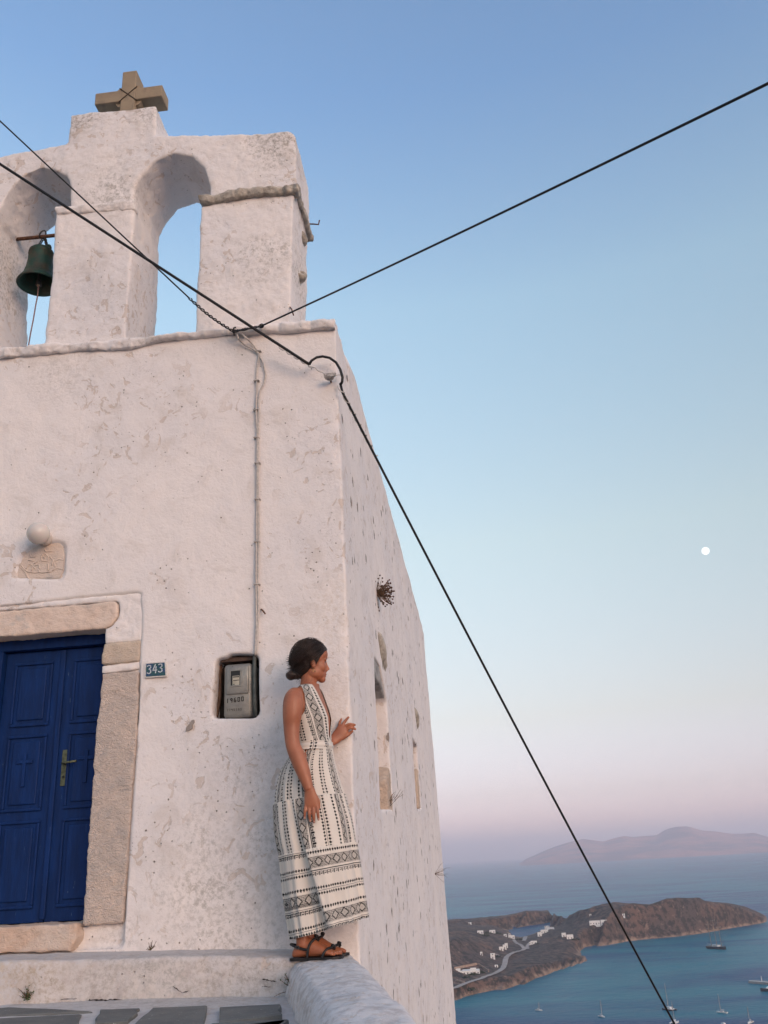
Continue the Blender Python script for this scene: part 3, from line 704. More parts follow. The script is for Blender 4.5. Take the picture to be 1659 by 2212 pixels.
# stones sticking out of the pier's outer flank
for k, (x, y, s) in enumerate([(668, 520, .05), (664, 610, .03), (667, 625, .03), (661, 480, .04)]):
    p = onX(x, y, XP-.06); p = np.array([XP-.045, Y0+.42-.06*k, onY(x, y, Y0+.45)[2]])
    me = MB().ell(p, (.05, s*1.6, s)).mesh('k'); roughen(me, [(.012, 22)], 40+k); link('stone_stub', me, M_STONE, chapel, True)
# --- stone cross on the gable
def gable_cross():
    zb = fp(275, 236)[1]; cx = fp(275, 200)[0]; yc = Y0+.10; top = fp(280, 150)[1]
    zt = fp(275, 186)[1]; zl = fp(275, 215)[1]
    xl, xr = fp(202, 218)[0], fp(348, 198)[0]
    hw, hd = .062, .085; za = (zt+zl)/2; ha = .062
    mb = MB()
    mb.box((cx-hw*1.0, yc-hd, zb-.06), (cx+hw*1.0, yc+hd, top), .008)
    mb.box((xl, yc-hd+.004, za-ha), (cx-hw+.004, yc+hd-.004, za+ha), .008)
    mb.box((cx+hw-.004, yc-hd+.004, za-ha), (xr, yc+hd-.004, za+ha), .008)
    o = mb.build('cross', M_XST, chapel)
    for sx in (-1, 1):                                   # quarter-round webs in the angles
        for sz in (-1, 1):
            q = MB().prism([(cx+sx*hw*.9, za+sz*ha*.9)]+[(cx+sx*(hw*.9+.055*math.cos(t)), za+sz*(ha*.9+.055*math.sin(t))) for t in np.linspace(0, math.pi/2, 6)], yc-hd*.72, yc+hd*.72)
            w_ = q.build('web', M_XST, o); fix_normals(w_.data)
    for s in (-1, 1):                                    # incised saltire at the crossing
        mbx = MB(); n = 5
        mbx.tube([(cx+s*t, yc-hd-.001, za+t) for t in np.linspace(-.075, .075, n)], .0055, 5)
        mbx.build('groove', M_XDK, o)
M_XST = stone('brown_sandstone', (.36, .285, .20), (.31, .245, .175), (.21, .175, .14), 60, .006)
M_XDK = simple('dark_groove', (.06, .045, .035), .95)
gable_cross()
# --- carved relief plaque over the door
plq2 = [(34,1250),(38,1226),(50,1203),(66,1186),(88,1174),(112,1170),(128,1172),(137,1181),(139,1200),(137,1233),(130,1249)]
pq = MB().prism(fpl(plq2, Y0+.02), Y0+.016, Y0+.10).mesh('p'); fix_normals(pq); pq = voxel(pq, .006, 1); roughen(pq, [(.003, 12), (.0015, 45)], 77)
plaque = link('carved_plaque', pq, M_PLAQ, chapel, True)
PX = lambda a, b_: (a*.1919, 1094.9+b_*.1919)               # crop pixels of the plaque
REL = [[(205,640),(240,690),(290,740),(310,790),(340,815),(680,805),(718,770)],[(225,640),(270,700),(310,730),(400,742),(440,735),(470,742),(580,728)],[(295,700),(330,650),(350,648),(400,700)],[(360,640),(362,720)],[(430,700),(450,740)],[(470,610),(462,560),(500,520),(545,560),(540,610),(470,612)],[(490,560),(505,580)],[(500,480),(520,505),(595,500)],[(620,680),(612,620),(660,590),(720,600)],[(540,640),(545,715)],[(590,720),(640,690),(715,705)],[(335,520),(345,565),(405,560)],[(320,600),(380,610)],[(385,640),(430,610)],[(400,660),(440,650),(445,700)],[(560,560),(600,600),(585,660)]]
mb = MB()
for L in REL:
    P = []
    for (a, b_), (c_, d_) in zip(L[:-1], L[1:]):
        for t in (0, .34, .67): P.append((a+(c_-a)*t, b_+(d_-b_)*t))
    P.append(L[-1])
    mb.tube([(fp(*PX(*q), Y0+.016)[0], Y0+.0145, fp(*PX(*q), Y0+.016)[1]) for q in P], .0044, 5)
mb.build('ship_relief', M_PLAQ, plaque, True)
# --- door surround stones
def surround(name, poly, y0, y1, mt, seed, vox=.010, amps=((.008, 5), (.007, 20), (.004, 48))):
    me = MB().prism(poly, y0, y1).mesh('j'); fix_normals(me); me = voxel(me, vox, 1, .45); roughen(me, list(amps), seed)
    return link(name, me, mt, chapel, True)
surround('lintel_stone', [(-3.5, 1.49), (-2.9, 1.497), (-2.31, 1.497), (-2.262, 1.52), (-2.226, 1.57), (-2.228, 1.655), (-2.25, 1.673), (-3.5, 1.668)], Y0+.003, Y0+.5, M_LINT, 31)
surround('lintel_render', [(-3.5, 1.672), (-2.245, 1.678), (-2.222, 1.66), (-2.222, 1.572), (-2.26, 1.515), (-2.305, 1.492), (-2.30, 1.40), (-2.06, 1.40), (-2.055, 1.60), (-2.068, 1.72), (-3.5, 1.70)], Y0+.012, Y0+.2, M_WALL, 32)
surround('ochre_block', [(-2.318, 1.262), (-2.07, 1.268), (-2.064, 1.40), (-2.305, 1.395)], Y0+.006, Y0+.4, M_OCHR, 33)
surround('mortar_joint', [(-2.31, 1.205), (-2.062, 1.215), (-2.062, 1.265), (-2.312, 1.258)], Y0+.014, Y0+.4, M_WALL, 34)
surround('door_jamb', [(-2.318, -.235), (-2.085, -.235), (-2.072, .3), (-2.058, .9), (-2.062, 1.205), (-2.300, 1.20), (-2.312, .9), (-2.32, .3)], Y0-.004, Y0+.42, M_JAMB, 35)
surround('door_jamb', [(-3.42, -.235), (-3.10, -.235), (-3.10, 1.49), (-3.42, 1.49)], Y0-.004, Y0+.42, M_JAMB, 36)
surround('threshold_stone', [(-3.5, -.35), (-2.36, -.36), (-2.325, -.30), (-2.335, -.222), (-3.5, -.215)], Y0-.055, Y0+.42, M_THR, 37)
# --- blue double door
def paint(name, col, worn):
    m, nt, b = mat(name); g = NG(nt)
    c = g.mix(g.rng(g.noise(7, 5, .6, stretch=(3, 3, .5)), .35, .7), col, tuple(x*1.5 for x in col))
    c = g.mix(g.math('MULTIPLY', g.rng(g.noise(38, 5, .7, stretch=(1.5, 1.5, .35)), .66, .72), .6), c, worn)
    nt.links.new(c, b.inputs['Base Color']); b.inputs['Roughness'].default_value = .62; b.inputs['Specular IOR Level'].default_value = .22
    g.put(b.inputs['Normal'], g.bump(g.noise(30, 5, .6, stretch=(3, 3, .25)), .002)); return m
M_BLUE = paint('blue_gloss_paint', (.0018, .018, .086), (.10, .17, .27))
M_BRASS = simple('tarnished_brass', (.11, .12, .075), .5, .6, .3, 60)
YD = Y0+.185
door = empty('double_door', (-2.66, YD, -.22), None); door.parent = chapel; door.matrix_parent_inverse = Matrix.Translation(-chapel.location)
def leaf(x0, x1, rail):
    z0, z1 = -.215, 1.425
    o = MB().box((x0, YD, z0), (x1, YD+.05, z1), .003).build('leaf', M_BLUE, door)
    w = x1-x0
    for zz0, zz1 in ((-.12, .345), (.435, .865), (.955, 1.335)):
        xa, xb = x0+w*.215, x1-w*.215
        f = MB(); t = .018                                       # moulding round the panel
        for q in (((xa-t, zz0-t), (xb+t, zz0)), ((xa-t, zz1), (xb+t, zz1+t)), ((xa-t, zz0), (xa, zz1)), ((xb, zz0), (xb+t, zz1))):
            f.box((q[0][0], YD-.013, q[0][1]), (q[1][0], YD+.004, q[1][1]), .005)
        f.build('moulding', M_BLUE, o)
        MB().box((xa+.022, YD-.010, zz0+.022), (xb-.022, YD+.004, zz1-.022), .007).build('raised_panel', M_BLUE, o)
    cx, cz = (x0+x1)/2, .68
    k = MB(); yb, yf = YD-.009, YD-.022
    k.box((cx-.011, yf, cz-.115), (cx+.011, yb, cz+.085), .003); k.box((cx-.052, yf+.001, cz+.025), (cx-.010, yb, cz+.047), .003); k.box((cx+.010, yf+.001, cz+.025), (cx+.052, yb, cz+.047), .003)
    k.build('cross_ornament', M_BLUE, o)
    return o
lf = leaf(-3.045, -2.648, 0); rl = leaf(-2.640, -2.245, 0)
MB().box((-2.665, YD-.016, -.20), (-2.632, YD-.001, 1.42), .004).build('meeting_stile', M_BLUE, rl)
MB().box((-3.115, YD-.05, -.235), (-3.048, YD+.06, 1.43), .004).build('door_frame', M_BLUE, door)
MB().box((-2.242, YD-.05, -.235), (-2.205, YD+.06, 1.43), .004).build('door_frame', M_BLUE, door)
MB().box((-3.115, YD-.05, 1.43), (-2.205, YD+.06, 1.50), .004).build('door_head', M_BLUE, door)
MB().box((-2.606, YD-.007, .555), (-2.566, YD+.002, .775), .003).build('handle_plate', M_BRASS, rl)
MB().tube([(-2.586, YD, .690), (-2.586, YD-.040, .690), (-2.576, YD-.048, .691), (-2.49, YD-.050, .696)], .0075, 8).build('lever', M_BRASS, rl, True)
MB().lathe([(.0, .0), (.007, .0), (.007, .006)], (-2.586, YD-.012, .61), 10, 'y').build('keyhole', simple('keyhole_black', (.01, .01, .01)), rl)
# inside of the doorway behind the leaves
MB().box((-3.3, YD+.07, -.3), (-2.1, YD+.12, 1.6)).build('door_backing', simple('dark_interior', (.02, .02, .02)), door)
# --- cement patch, stones showing on the side wall
me = MB().prism(fpl([(402,1580),(404,1571),(409,1566),(414,1557),(420,1555),(421,1560),(417,1566),(416,1574),(410,1578)]), Y0-.012, Y0+.03).mesh('c'); fix_normals(me); link('cement_patch', me, M_PATCH, chapel)
def side_stone(name, x, y, ry, rz, seed, tilt=0.0, mt=None, out=.02):
    p = onX(x, y, XC); me = MB().ell((0, 0, 0), (.07, ry, rz), Matrix.Rotation(tilt, 3, 'X')).mesh('s')
    V = get_co(me)+np.array([XC-.05+out, p[1], p[2]]); set_co(me, V); roughen(me, [(.022, 7), (.012, 20)], seed); return link(name, me, mt or M_STONE, chapel, True)
side_stone('wall_stone', 825, 1412, .27, .085, 51, -.50)
side_stone('wall_stone', 898, 1550, .26, .08, 52, -.45)
me = MB().prism([(6.78, 1.37), (7.2, 1.37), (7.62, 1.30), (7.5, 1.41), (7.2, 1.53), (6.78, 1.51)], XC-.012, XC-.25, 'x').mesh('l'); fix_normals(me); me = voxel(me, .014, 1); roughen(me, [(.006, 9), (.005, 25)], 61)
link('slit_lintel', me, simple('grey_schist', (.36, .345, .33), .95, var=.3, nscale=12, bump=.01), chapel, True)
M_RUBBLE = stone('bare_rubble', (.60, .49, .40), (.54, .42, .33), (.36, .29, .24), 25, .018)
me = MB().prism([(7.36, .36), (7.68, .38), (7.66, .70), (7.52, .74), (7.38, .62)], XC-.01, XC-.22, 'x').mesh('l'); fix_normals(me); me = voxel(me, .014, 1); roughen(me, [(.012, 9), (.009, 25)], 62); link('bare_masonry', me, M_RUBBLE, chapel, True)
me = MB().prism([(10.9, .58), (11.22, .6), (11.2, 1.0), (11.05, 1.05)], XC-.01, XC-.22, 'x').mesh('l'); fix_normals(me); me = voxel(me, .016, 1); roughen(me, [(.012, 9)], 63); link('bare_masonry', me, M_RUBBLE, chapel, True)
# ------------------------------------------------------------------ steps, paving, parapet, hillside
M_STEP = plaster('limewash_step', alb=.74, worn=.40, sk=1.2, stains_shade=[st(60, 2100, .3, BUFF, .7, 4.95), st(80, 2130, .2, GREY, .6, 4.95), st(500, 2130, .5, GREY, .55, 4.95), st(340, 2110, .2, (.45, .44, .43), .8, 4.95), st(250, 2140, .4, GREY, .45, 4.95)])
M_PARA = plaster('limewash_parapet', alb=.88, worn=.62, pits=.7, stains_shade=[(-1.0, 4.9, -.5, .35, GREY, .5), (-.75, 4.0, -.7, .5, GREY, .45), (-.6, 3.6, -.44, .9, (.58, .50, .46), .55)])
PZ = -.585                                             # paving level in front of the step
def soft(name, mb, mt, vox, amps, seed, parent=None, sm=2):
    me = mb.mesh('t'); fix_normals(me); me = voxel(me, vox, sm, .45); roughen(me, list(amps), seed)
    return link(name, me, mt, parent, True)
# step along the chapel front: tread profile sags and rises like hand-laid lime
rings = []
for x in np.linspace(-4.3, -.98, 34):
    zt = np.interp(x, [-4.3, -2.74, -1.98, -1.2, -.98], [-.365, -.368, -.380, -.408, -.42]); zf = zt-.002+.005*math.sin(x*7)
    yf = 4.955+.018*math.sin(x*3.1)+.01*math.sin(x*8)
    rings.append([(x, Y0+.06, zt+.004), (x, yf+.022, zf), (x, yf+.006, zf-.006), (x, yf, zf-.022), (x, yf-.012, PZ-.08), (x, Y0+.06, PZ-.08)])
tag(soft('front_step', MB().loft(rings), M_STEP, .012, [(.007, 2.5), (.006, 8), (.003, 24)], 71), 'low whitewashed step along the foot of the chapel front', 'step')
fstep = bpy.data.objects['front_step']; M_CRK = simple('dark_crack', (.05, .04, .035), .95)
def crack(pts, r, par, Y, seed):
    rg = random.Random(seed); P = []
    for (a, b_), (c_, d_) in zip(pts[:-1], pts[1:]):
        for t in np.linspace(0, 1, 6, endpoint=False): P.append(onY(.4*(a+(c_-a)*t)+rg.uniform(-1, 1), 1990.8+.4*(b_+(d_-b_)*t)+rg.uniform(-1, 1), Y))
    MB().tube(P, [r*.62*rg.uniform(.25, 1.3) for _ in P], 5).build('crack', M_CRK, par)
for k, (L, r) in enumerate([([(325,420),(435,415)],.003),([(480,422),(560,425),(620,420),(690,425),(692,435)],.006),([(935,350),(985,385),(1030,372)],.004),([(1420,312),(1460,318),(1500,325)],.005),([(1415,350),(1470,352)],.003),([(180,375),(182,320)],.004),([(210,405),(250,425)],.003)]): crack(L, r, fstep, 4.937, 500+k)
# paving of the lane: white mortar sheet with slate slabs standing in it; lower treads follow towards the viewer
lane = empty('lane', (-1.8, 4.0, PZ)); tag(lane, kind='structure')
M_SLATE = None
m, nt, b = mat('grey_slate'); g = NG(nt)
c = g.mix(g.rng(g.noise(5, 6, .6), .35, .65), (.155, .155, .145), (.115, .118, .115)); c = g.mix(g.math('MULTIPLY', g.rng(g.noise(45, 5, .7), .62, .70), .7), c, (.5, .47, .44))
nt.links.new(c, b.inputs['Base Color']); b.inputs['Roughness'].default_value = .75; g.put(b.inputs['Normal'], g.bump(g.noise(25, 6, .65), .006)); M_SLATE = m
def tread(y0, y1, z):
    rings = [[(x, y1, z+.012*math.sin(x*2)), (x, y0, z-.01), (x, y0-.01, z-.03), (x, y0-.012, z-.24), (x, y1, z-.24)] for x in np.linspace(-4.6, .2 if y0 < 3 else -.55, 24)]
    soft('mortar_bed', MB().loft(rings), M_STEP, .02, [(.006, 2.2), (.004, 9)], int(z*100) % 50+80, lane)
tread(3.55, 4.99, PZ); tread(2.3, 3.60, PZ-.17); tread(1.0, 2.35, PZ-.34); tread(-.6, 1.05, PZ-.51); tread(-3.0, -.55, PZ-.68)
def slab(poly, z, seed):
    rg = random.Random(seed); n = len(poly); P = []
    for i in range(n):
        a, c_ = np.array(poly[i]), np.array(poly[(i+1) % n])
        for t in (0, .33, .66): P.append(a+(c_-a)*t+np.array([rg.uniform(-.009, .009), rg.uniform(-.006, .006)]))
    k = len(P); cc = np.mean(P, 0)
    V = [(p[0], p[1], z-.05) for p in P]+[(p[0], p[1], z+.008) for p in P]+[(cc[0]+(p[0]-cc[0])*.97, cc[1]+(p[1]-cc[1])*.95, z+.013) for p in P]
    Fc = [(i, (i+1) % k, k+(i+1) % k, k+i) for i in range(k)]+[(k+i, k+(i+1) % k, 2*k+(i+1) % k, 2*k+i) for i in range(k)]+[tuple(range(2*k, 3*k))]
    me = np_mesh('slab', V, Fc); fix_normals(me); return link('paving_slab', me, M_SLATE, lane)
def pv(a, b_): p = onZ(a*.4, 1990.8+b_*.4, PZ+.008); return (p[0], p[1])
VIS = [[(-260,495),(60,466),(300,478),(500,490),(440,492),(-20,512),(-260,520)], [(-300,560),(0,527),(440,503),(415,565),(380,640),(-300,660)], [(535,480),(755,473),(740,500),(690,540),(515,548)], [(835,468),(1112,457),(1100,600),(700,610),(740,548)], [(1190,466),(1512,450),(1512,503),(1190,546)], [(1195,580),(1530,535),(1560,640),(1190,660)], [(500,585),(690,572),(640,680),(470,690)]]
for k, L in enumerate(VIS): slab([pv(*q) for q in L], PZ, 200+k)
rg = random.Random(6); k = 0
for (ya, yb, z, x1) in ((3.62, 4.12, PZ, -.85), (2.36, 3.5, PZ-.17, -.65), (1.1, 2.25, PZ-.34, -.1), (-.5, .95, PZ-.51, .1)):
    rows = max(1, int((yb-ya)/.45)); hh = (yb-ya)/rows
    for r_ in range(rows):
        x = -4.2
        while x < x1-.3:
            w = rg.uniform(.38, .75); w = min(w, x1-x)
            a0, b0 = ya+r_*hh+.03, ya+(r_+1)*hh-.03
            slab([(x+.03, a0+rg.uniform(0, .04)), (x+w-.04, a0+rg.uniform(0, .04)), (x+w-.04+rg.uniform(-.06, .02), b0-rg.uniform(0, .05)), (x+.03+rg.uniform(-.02, .05), b0-rg.uniform(0, .05))], z, 300+k); k += 1; x += w
# parapet wall the woman stands on: from the chapel corner towards the viewer, drifting right
WZ = -.437
def para_pt(x, y): p = onZ(x, y, WZ); return np.array([p[0], p[1]])
rings = []
LE = [(612,2046),(623.6,2071),(651,2112),(681,2156),(712,2207)]; RE = [(741,2041),(772,2063),(801,2087),(837,2125),(897,2180),(930.8,2209)]
lp = np.array([para_pt(*q) for q in LE]); rp = np.array([para_pt(*q) for q in RE])
ys = np.concatenate([np.linspace(5.36, 3.0, 30), np.linspace(2.9, .2, 14)])
for y in ys:
    xl = np.interp(y, lp[::-1, 1], lp[::-1, 0]) if y >= lp[-1, 1] else lp[-1, 0]+(lp[-1, 1]-y)*.27
    xr = np.interp(y, rp[::-1, 1], rp[::-1, 0]) if y >= rp[-1, 1] else rp[-1, 0]+(rp[-1, 1]-y)*.25
    if y > 5.2: xl, xr = max(xl, -1.105), min(xr, XC-.004)
    z = WZ-(.0 if y > 3.2 else (3.2-y)*.10); zb = -.9-(0 if y > 3.4 else (3.4-y)*.25)
    rings.append([(xl-.045, y, zb), (xl-.03, y, z-.16), (xl-.008, y, z-.05), (xl+.03, y, z-.008), (xl+.09, y, z), ((xl+xr)/2, y, z+.004), (xr-.07, y, z), (xr-.02, y, z-.012), (xr+.004, y, z-.05), (xr+.02, y, -3.4), (xl-.045, y, -3.4)])
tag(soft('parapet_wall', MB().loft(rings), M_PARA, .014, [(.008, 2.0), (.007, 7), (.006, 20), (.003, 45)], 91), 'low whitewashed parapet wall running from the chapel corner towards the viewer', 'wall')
# hillside falling away from the chapel to the water
def hillside():
    nx, ny = 70, 70; xs = np.linspace(-160, 160, nx); ys = np.linspace(-120, 330, ny)
    X, Y = np.meshgrid(xs, ys, indexing='ij')
    base = np.where(Y < 15, -3.3, -3.3-(Y-15)*.42); side = np.clip(X-.3, 0, None)*.75
    z = base-side+.15*0; z = np.where((X < -.5) & (Y < 15), -3.35, z)
    P = np.stack([X, Y, 0*X], -1).reshape(-1, 3); n = fbm(P, .05, 4, 4).reshape(X.shape)
    far = np.clip((np.hypot(np.clip(X, 0, None), np.clip(Y-15, 0, None)))/20, 0, 1); z = z+n*3*far-1.2*far
    z = np.maximum(z, SEA-4)
    V = np.stack([X, Y, z], -1).reshape(-1, 3); i = np.arange(nx*ny).reshape(nx, ny)
    return np_mesh('hillside', V, np.stack([i[:-1, :-1].ravel(), i[1:, :-1].ravel(), i[1:, 1:].ravel(), i[:-1, 1:].ravel()], 1))
tag(link('hillside', hillside(), M_LAND, smooth=True), kind='structure')
# ------------------------------------------------------------------ bell, lamp, number plate, meter, cables, plants
M_BRONZE = None
m, nt, b = mat('green_bronze'); g = NG(nt)
c = g.mix(g.rng(g.noise(9, 6, .65), .38, .64), (.018, .060, .042), (.055, .052, .034)); c = g.mix(g.math('MULTIPLY', g.rng(g.noise(55, 4, .7), .66, .74), .5), c, (.25, .33, .28))
nt.links.new(c, b.inputs['Base Color']); b.inputs['Metallic'].default_value = .35; b.inputs['Roughness'].default_value = .55; g.put(b.inputs['Normal'], g.bump(g.noise(60, 4), .003)); M_BRONZE = m
M_RUST = simple('rusty_iron', (.13, .065, .04), .85, .2, .4, 40, .003)
M_IRON = simple('dark_iron', (.06, .052, .048), .7, .4, .3, 60)
M_ROPE = simple('faded_pink_rope', (.33, .20, .19), .9, var=.3, nscale=90)
YB = Y0+.33                                              # the bell hangs in the depth of the arch
ax = fp(97, 511, YB); zbar = ax[1]; bx = fp(88, 560, YB)[0]
bell = empty('church_bell', (bx, YB, zbar-.5)); tag(bell, 'green bronze bell hanging in the left arch of the gable', 'bell')
zt, zm = fp(84, 541, YB)[1], fp(80, 615, YB)[1]; Hb = zt-zm; Rb = .165
prof = [(.012, zt), (Rb*.50, zt-.004), (Rb*.585, zt-.02), (Rb*.60, zt-.035), (Rb*.61, zt-.05), (Rb*.59, zt-.055), (Rb*.60, zt-Hb*.35), (Rb*.64, zt-Hb*.55), (Rb*.71, zt-Hb*.70), (Rb*.725, zt-Hb*.715), (Rb*.735, zt-Hb*.74), (Rb*.80, zt-Hb*.82), (Rb*.82, zt-Hb*.83), (Rb*.92, zt-Hb*.91), (Rb, zt-Hb*.985), (Rb*1.0, zt-Hb), (Rb*.93, zt-Hb), (Rb*.82, zt-Hb*.92), (Rb*.66, zt-Hb*.74), (Rb*.55, zt-Hb*.5), (Rb*.5, zt-.06), (.01, zt-.05)]
MB().lathe([(r, h-zt) for r, h in prof], (bx, YB, zt), 48).build('bell_body', M_BRONZE, bell, True)
for s in (-1, 1):                                        # canons
    MB().tube([(bx+s*.055+.018*math.cos(t), YB, zt+.005+.034*math.sin(t)) for t in np.linspace(0, math.pi, 9)], .012, 8).build('canon', M_BRONZE, bell, True)
MB().tube([(bx, YB, zt-.06), (bx+.004, YB, zm+.08), (bx+.006, YB, zm-.005)], [.012, .013, .026], 10).build('clapper', M_IRON, bell, True)
def chain(a, b_, n, r, wire):
    mb = MB(); a, b_ = np.array(a), np.array(b_); d = (b_-a)/n
    for i in range(n):
        c_ = a+d*(i+.5); dn = d/np.linalg.norm(d); u = np.array([1.0, 0, 0]) if i % 2 else np.array([0, 1.0, 0])
        mb.tube([c_+dn*r*1.7*math.cos(t)+u*r*math.sin(t) for t in np.linspace(0, 2*math.pi, 11)], wire, 5, False)
    return mb
for s in (-1, 1): chain((bx+s*.045, YB, zt+.02), (bx+.012, YB, zbar), 8, .011, .004).build('chain', M_IRON, bell, True)
MB().tube([(bx+.022*math.cos(t), YB-.012+.03*math.sin(t), zbar+.012+.03*math.cos(t)) for t in np.linspace(0, 6.28, 13)], .006, 6).build('shackle', M_IRON, bell, True)
rope = [(bx+.006, YB, zm+.02)]+[tuple((lambda p: (p[0], YB, p[2]))(onY(x, y, YB))) for x, y in [(81,640),(77,660),(72,690),(66,720),(61,750)]]
MB().tube(rope, .005, 6).build('bell_rope', M_ROPE, bell, True)
MB().tube([(bx+.006, YB, zm+.03), (bx+.004, YB, zm+.0), (bx+.003, YB, zm-.02)], [.010, .014, .007], 8).build('rope_knot', simple('tan_cord', (.36, .26, .18), .9), bell, True)
br = MB().tube([(fp(20, 513, YB)[0]-.2, YB, zbar+.012), (ax[0]-.05, YB, zbar+.002), (fp(140, 510, YB)[0]+.15, YB, zbar-.004)], .0155, 10).build('bell_bar', M_RUST, None, True)
tag(br, 'rusty iron bar across the left arch carrying the bell', 'bar')
# --- globe lamp over the plaque
gc = onY(83, 1152, Y0-.105); GR = .0735
lamp = empty('wall_lamp', (gc[0], Y0, gc[2])); tag(lamp, 'white glass globe lamp on the wall above the door plaque', 'lamp')
m, nt, b = mat('opal_glass'); b.inputs['Base Color'].default_value = (.62, .57, .52, 1); b.inputs['Roughness'].default_value = .16
b.inputs['Subsurface Weight'].default_value = .2; b.inputs['Subsurface Scale'].default_value = .02
prof = [(GR*math.sin(t), -GR*math.cos(t)) for t in np.linspace(0, math.pi*.83, 22)]+[(GR*.56, GR*.86), (GR*.56, .115)]
MB().lathe(prof, tuple(gc), 36, 'y').build('globe', m, lamp, True)
MB().lathe([(GR*.56, .075), (GR*.66, .078), (GR*.66, .125), (.001, .126)], tuple(gc), 28, 'y').build('lamp_base', simple('cream_ceramic', (.60, .52, .46), .5), lamp, True)
# --- house number plate
def strokes(P, w, y, n=1):
    """flat brush strokes in the wall plane: P list of polylines (x,z)"""
    mb = MB()
    for L in P:
        L = [np.array(q, float) for q in L]
        for a, c_ in zip(L[:-1], L[1:]):
            t = (c_-a)/(np.linalg.norm(c_-a)+1e-9); nn = np.array([-t[1], t[0]])*w/2; e = t*w*.35
            V = [a-e-nn, c_+e-nn, c_+e+nn, a-e+nn]; mb.add([(v[0], y, v[1]) for v in V]+[(v[0], y+.0015, v[1]) for v in V], [(0,1,2,3),(4,7,6,5),(0,4,5,1),(1,5,6,2),(2,6,7,3),(3,7,4,0)])
    return mb
DIG = {'3': [[(0,.92),(.3,1),(.75,.95),(.8,.7),(.4,.54),(.8,.42),(.85,.12),(.45,0),(0,.1)]], '4': [[(.55,1),(0,.32),(.95,.34)],[(.72,.75),(.66,0)]], '1': [[(.45,1),(.45,0)]], '9': [[(.8,.55),(.3,.5),(.12,.75),(.35,1),(.75,.95),(.82,.6),(.7,.0)]], '6': [[(.75,1),(.25,.9),(.1,.45),(.15,.05),(.7,0),(.85,.3),(.65,.5),(.15,.45)]], '0': [[(.15,1),(.8,1),(.85,.05),(.15,0),(.1,1)]], '5': [[(.8,1),(.2,1),(.15,.58),(.7,.55),(.8,.15),(.5,0),(.1,.08)]], '8': [[(.5,.52),(.15,.75),(.5,1),(.85,.75),(.5,.52),(.1,.22),(.5,0),(.9,.22),(.5,.52)]], '7': [[(.1,1),(.85,1),(.4,0)]]}
def digits(txt, x0, z0, h, w, gap, sw, y, slope=0.0):
    P = []
    for i, ch in enumerate(txt):
        for L in DIG.get(ch, []): P.append([(x0+i*gap+q[0]*w, z0+slope*i*gap+q[1]*h) for q in L])
    return strokes(P, sw, y)
q = [fp(315, 1433, Y0-.012), fp(357, 1430, Y0-.012), fp(359, 1460, Y0-.012), fp(314, 1463, Y0-.012)]
plate = empty('number_plate', ((q[0][0]+q[1][0])/2, Y0-.012, q[2][1])); tag(plate, 'small teal enamel house number plate right of the door', 'sign')
cx, cz = np.mean(q, 0); ex = lambda s: [(cx+(a-cx)*s, cz+(b_-cz)*(1+(s-1)*1.3)) for a, b_ in q]
mp_ = MB().prism(ex(1.06), Y0-.013, Y0+.02).build('backing', simple('chipped_white_enamel', (.66, .62, .58), .5, var=.15, nscale=70), plate); fix_normals(mp_.data)
m, nt, b = mat('teal_enamel'); g = NG(nt); c = g.mix(g.rng(g.noise(40, 3), .4, .6), (.012, .075, .085), (.015, .055, .15)); c = g.mix(g.rng(g.noise(90, 5, .7), .64, .68), c, (.42, .42, .38)); nt.links.new(c, b.inputs['Base Color']); b.inputs['Roughness'].default_value = .35
pl_ = MB().prism(ex(.94), Y0-.0155, Y0-.0125).build('enamel_face', m, plate); fix_normals(pl_.data)
digits('343', q[3][0]+.012, q[3][1]+.020, .052, .027, .036, .0062, Y0-.0175, .06).build('digits', simple('worn_white_digit', (.60, .64, .66), .6, var=.3, nscale=120), plate)
# --- electricity meter in its niche
C6 = lambda a, b_: (292+a*.184, 1380.3+b_*.184)
YM = Y0+.015
def c6(a, b_, Y=YM): return fp(*C6(a, b_), Y)
xl, zt_ = c6(1040, 300); xr, zb_ = c6(1372, 905)
meter = empty('electricity_meter', ((xl+xr)/2, YM, zb_)); tag(meter, 'old grey electricity meter box in a wall niche behind the woman', 'meter')
m, nt, b = mat('dented_grey_metal'); g = NG(nt); c = g.mix(g.rng(g.noise(14, 5, .6), .35, .7), (.30, .29, .26), (.22, .215, .20)); c = g.mix(g.math('MULTIPLY', g.rng(g.noise(48, 5, .7), .62, .7), .6), c, (.42, .38, .32)); nt.links.new(c, b.inputs['Base Color']); b.inputs['Roughness'].default_value = .45; b.inputs['Metallic'].default_value = .3; g.put(b.inputs['Normal'], g.bump(g.noise(25, 4), .004)); M_METER = m
body = MB().box((xl, YM, zb_-.002), (xr, YM+.10, zt_), .022).build('case', M_METER, meter, True)
MB().box((xl+.005, YM+.03, zb_+.004), (xr+.014, YM+.13, zt_-.004), .02).build('back_plate', M_METER, meter, True)
a = c6(1075, 330); d = c6(1335, 640); MB().box((a[0], YM-.010, d[1]), (d[0], YM+.01, a[1]), .0085).build('raised_cover', M_METER, body, True)
a = c6(1118, 372); d = c6(1250, 556); fr = MB(); t = .006
for (u0, w0), (u1, w1) in (((a[0], a[1]-t), (d[0], a[1])), ((a[0], d[1]), (d[0], d[1]+t)), ((a[0], d[1]+t), (a[0]+t, a[1]-t)), ((d[0]-t, d[1]+t), (d[0], a[1]-t))): fr.box((u0, YM-.016, w0), (u1, YM-.006, w1))
fr.build('window_frame', M_METER, body)
MB().box((a[0]+t, YM-.0125, d[1]+t), (d[0]-t, YM-.0105, a[1]-t)).build('dark_recess', simple('black_dial', (.012, .012, .012), .3), body)
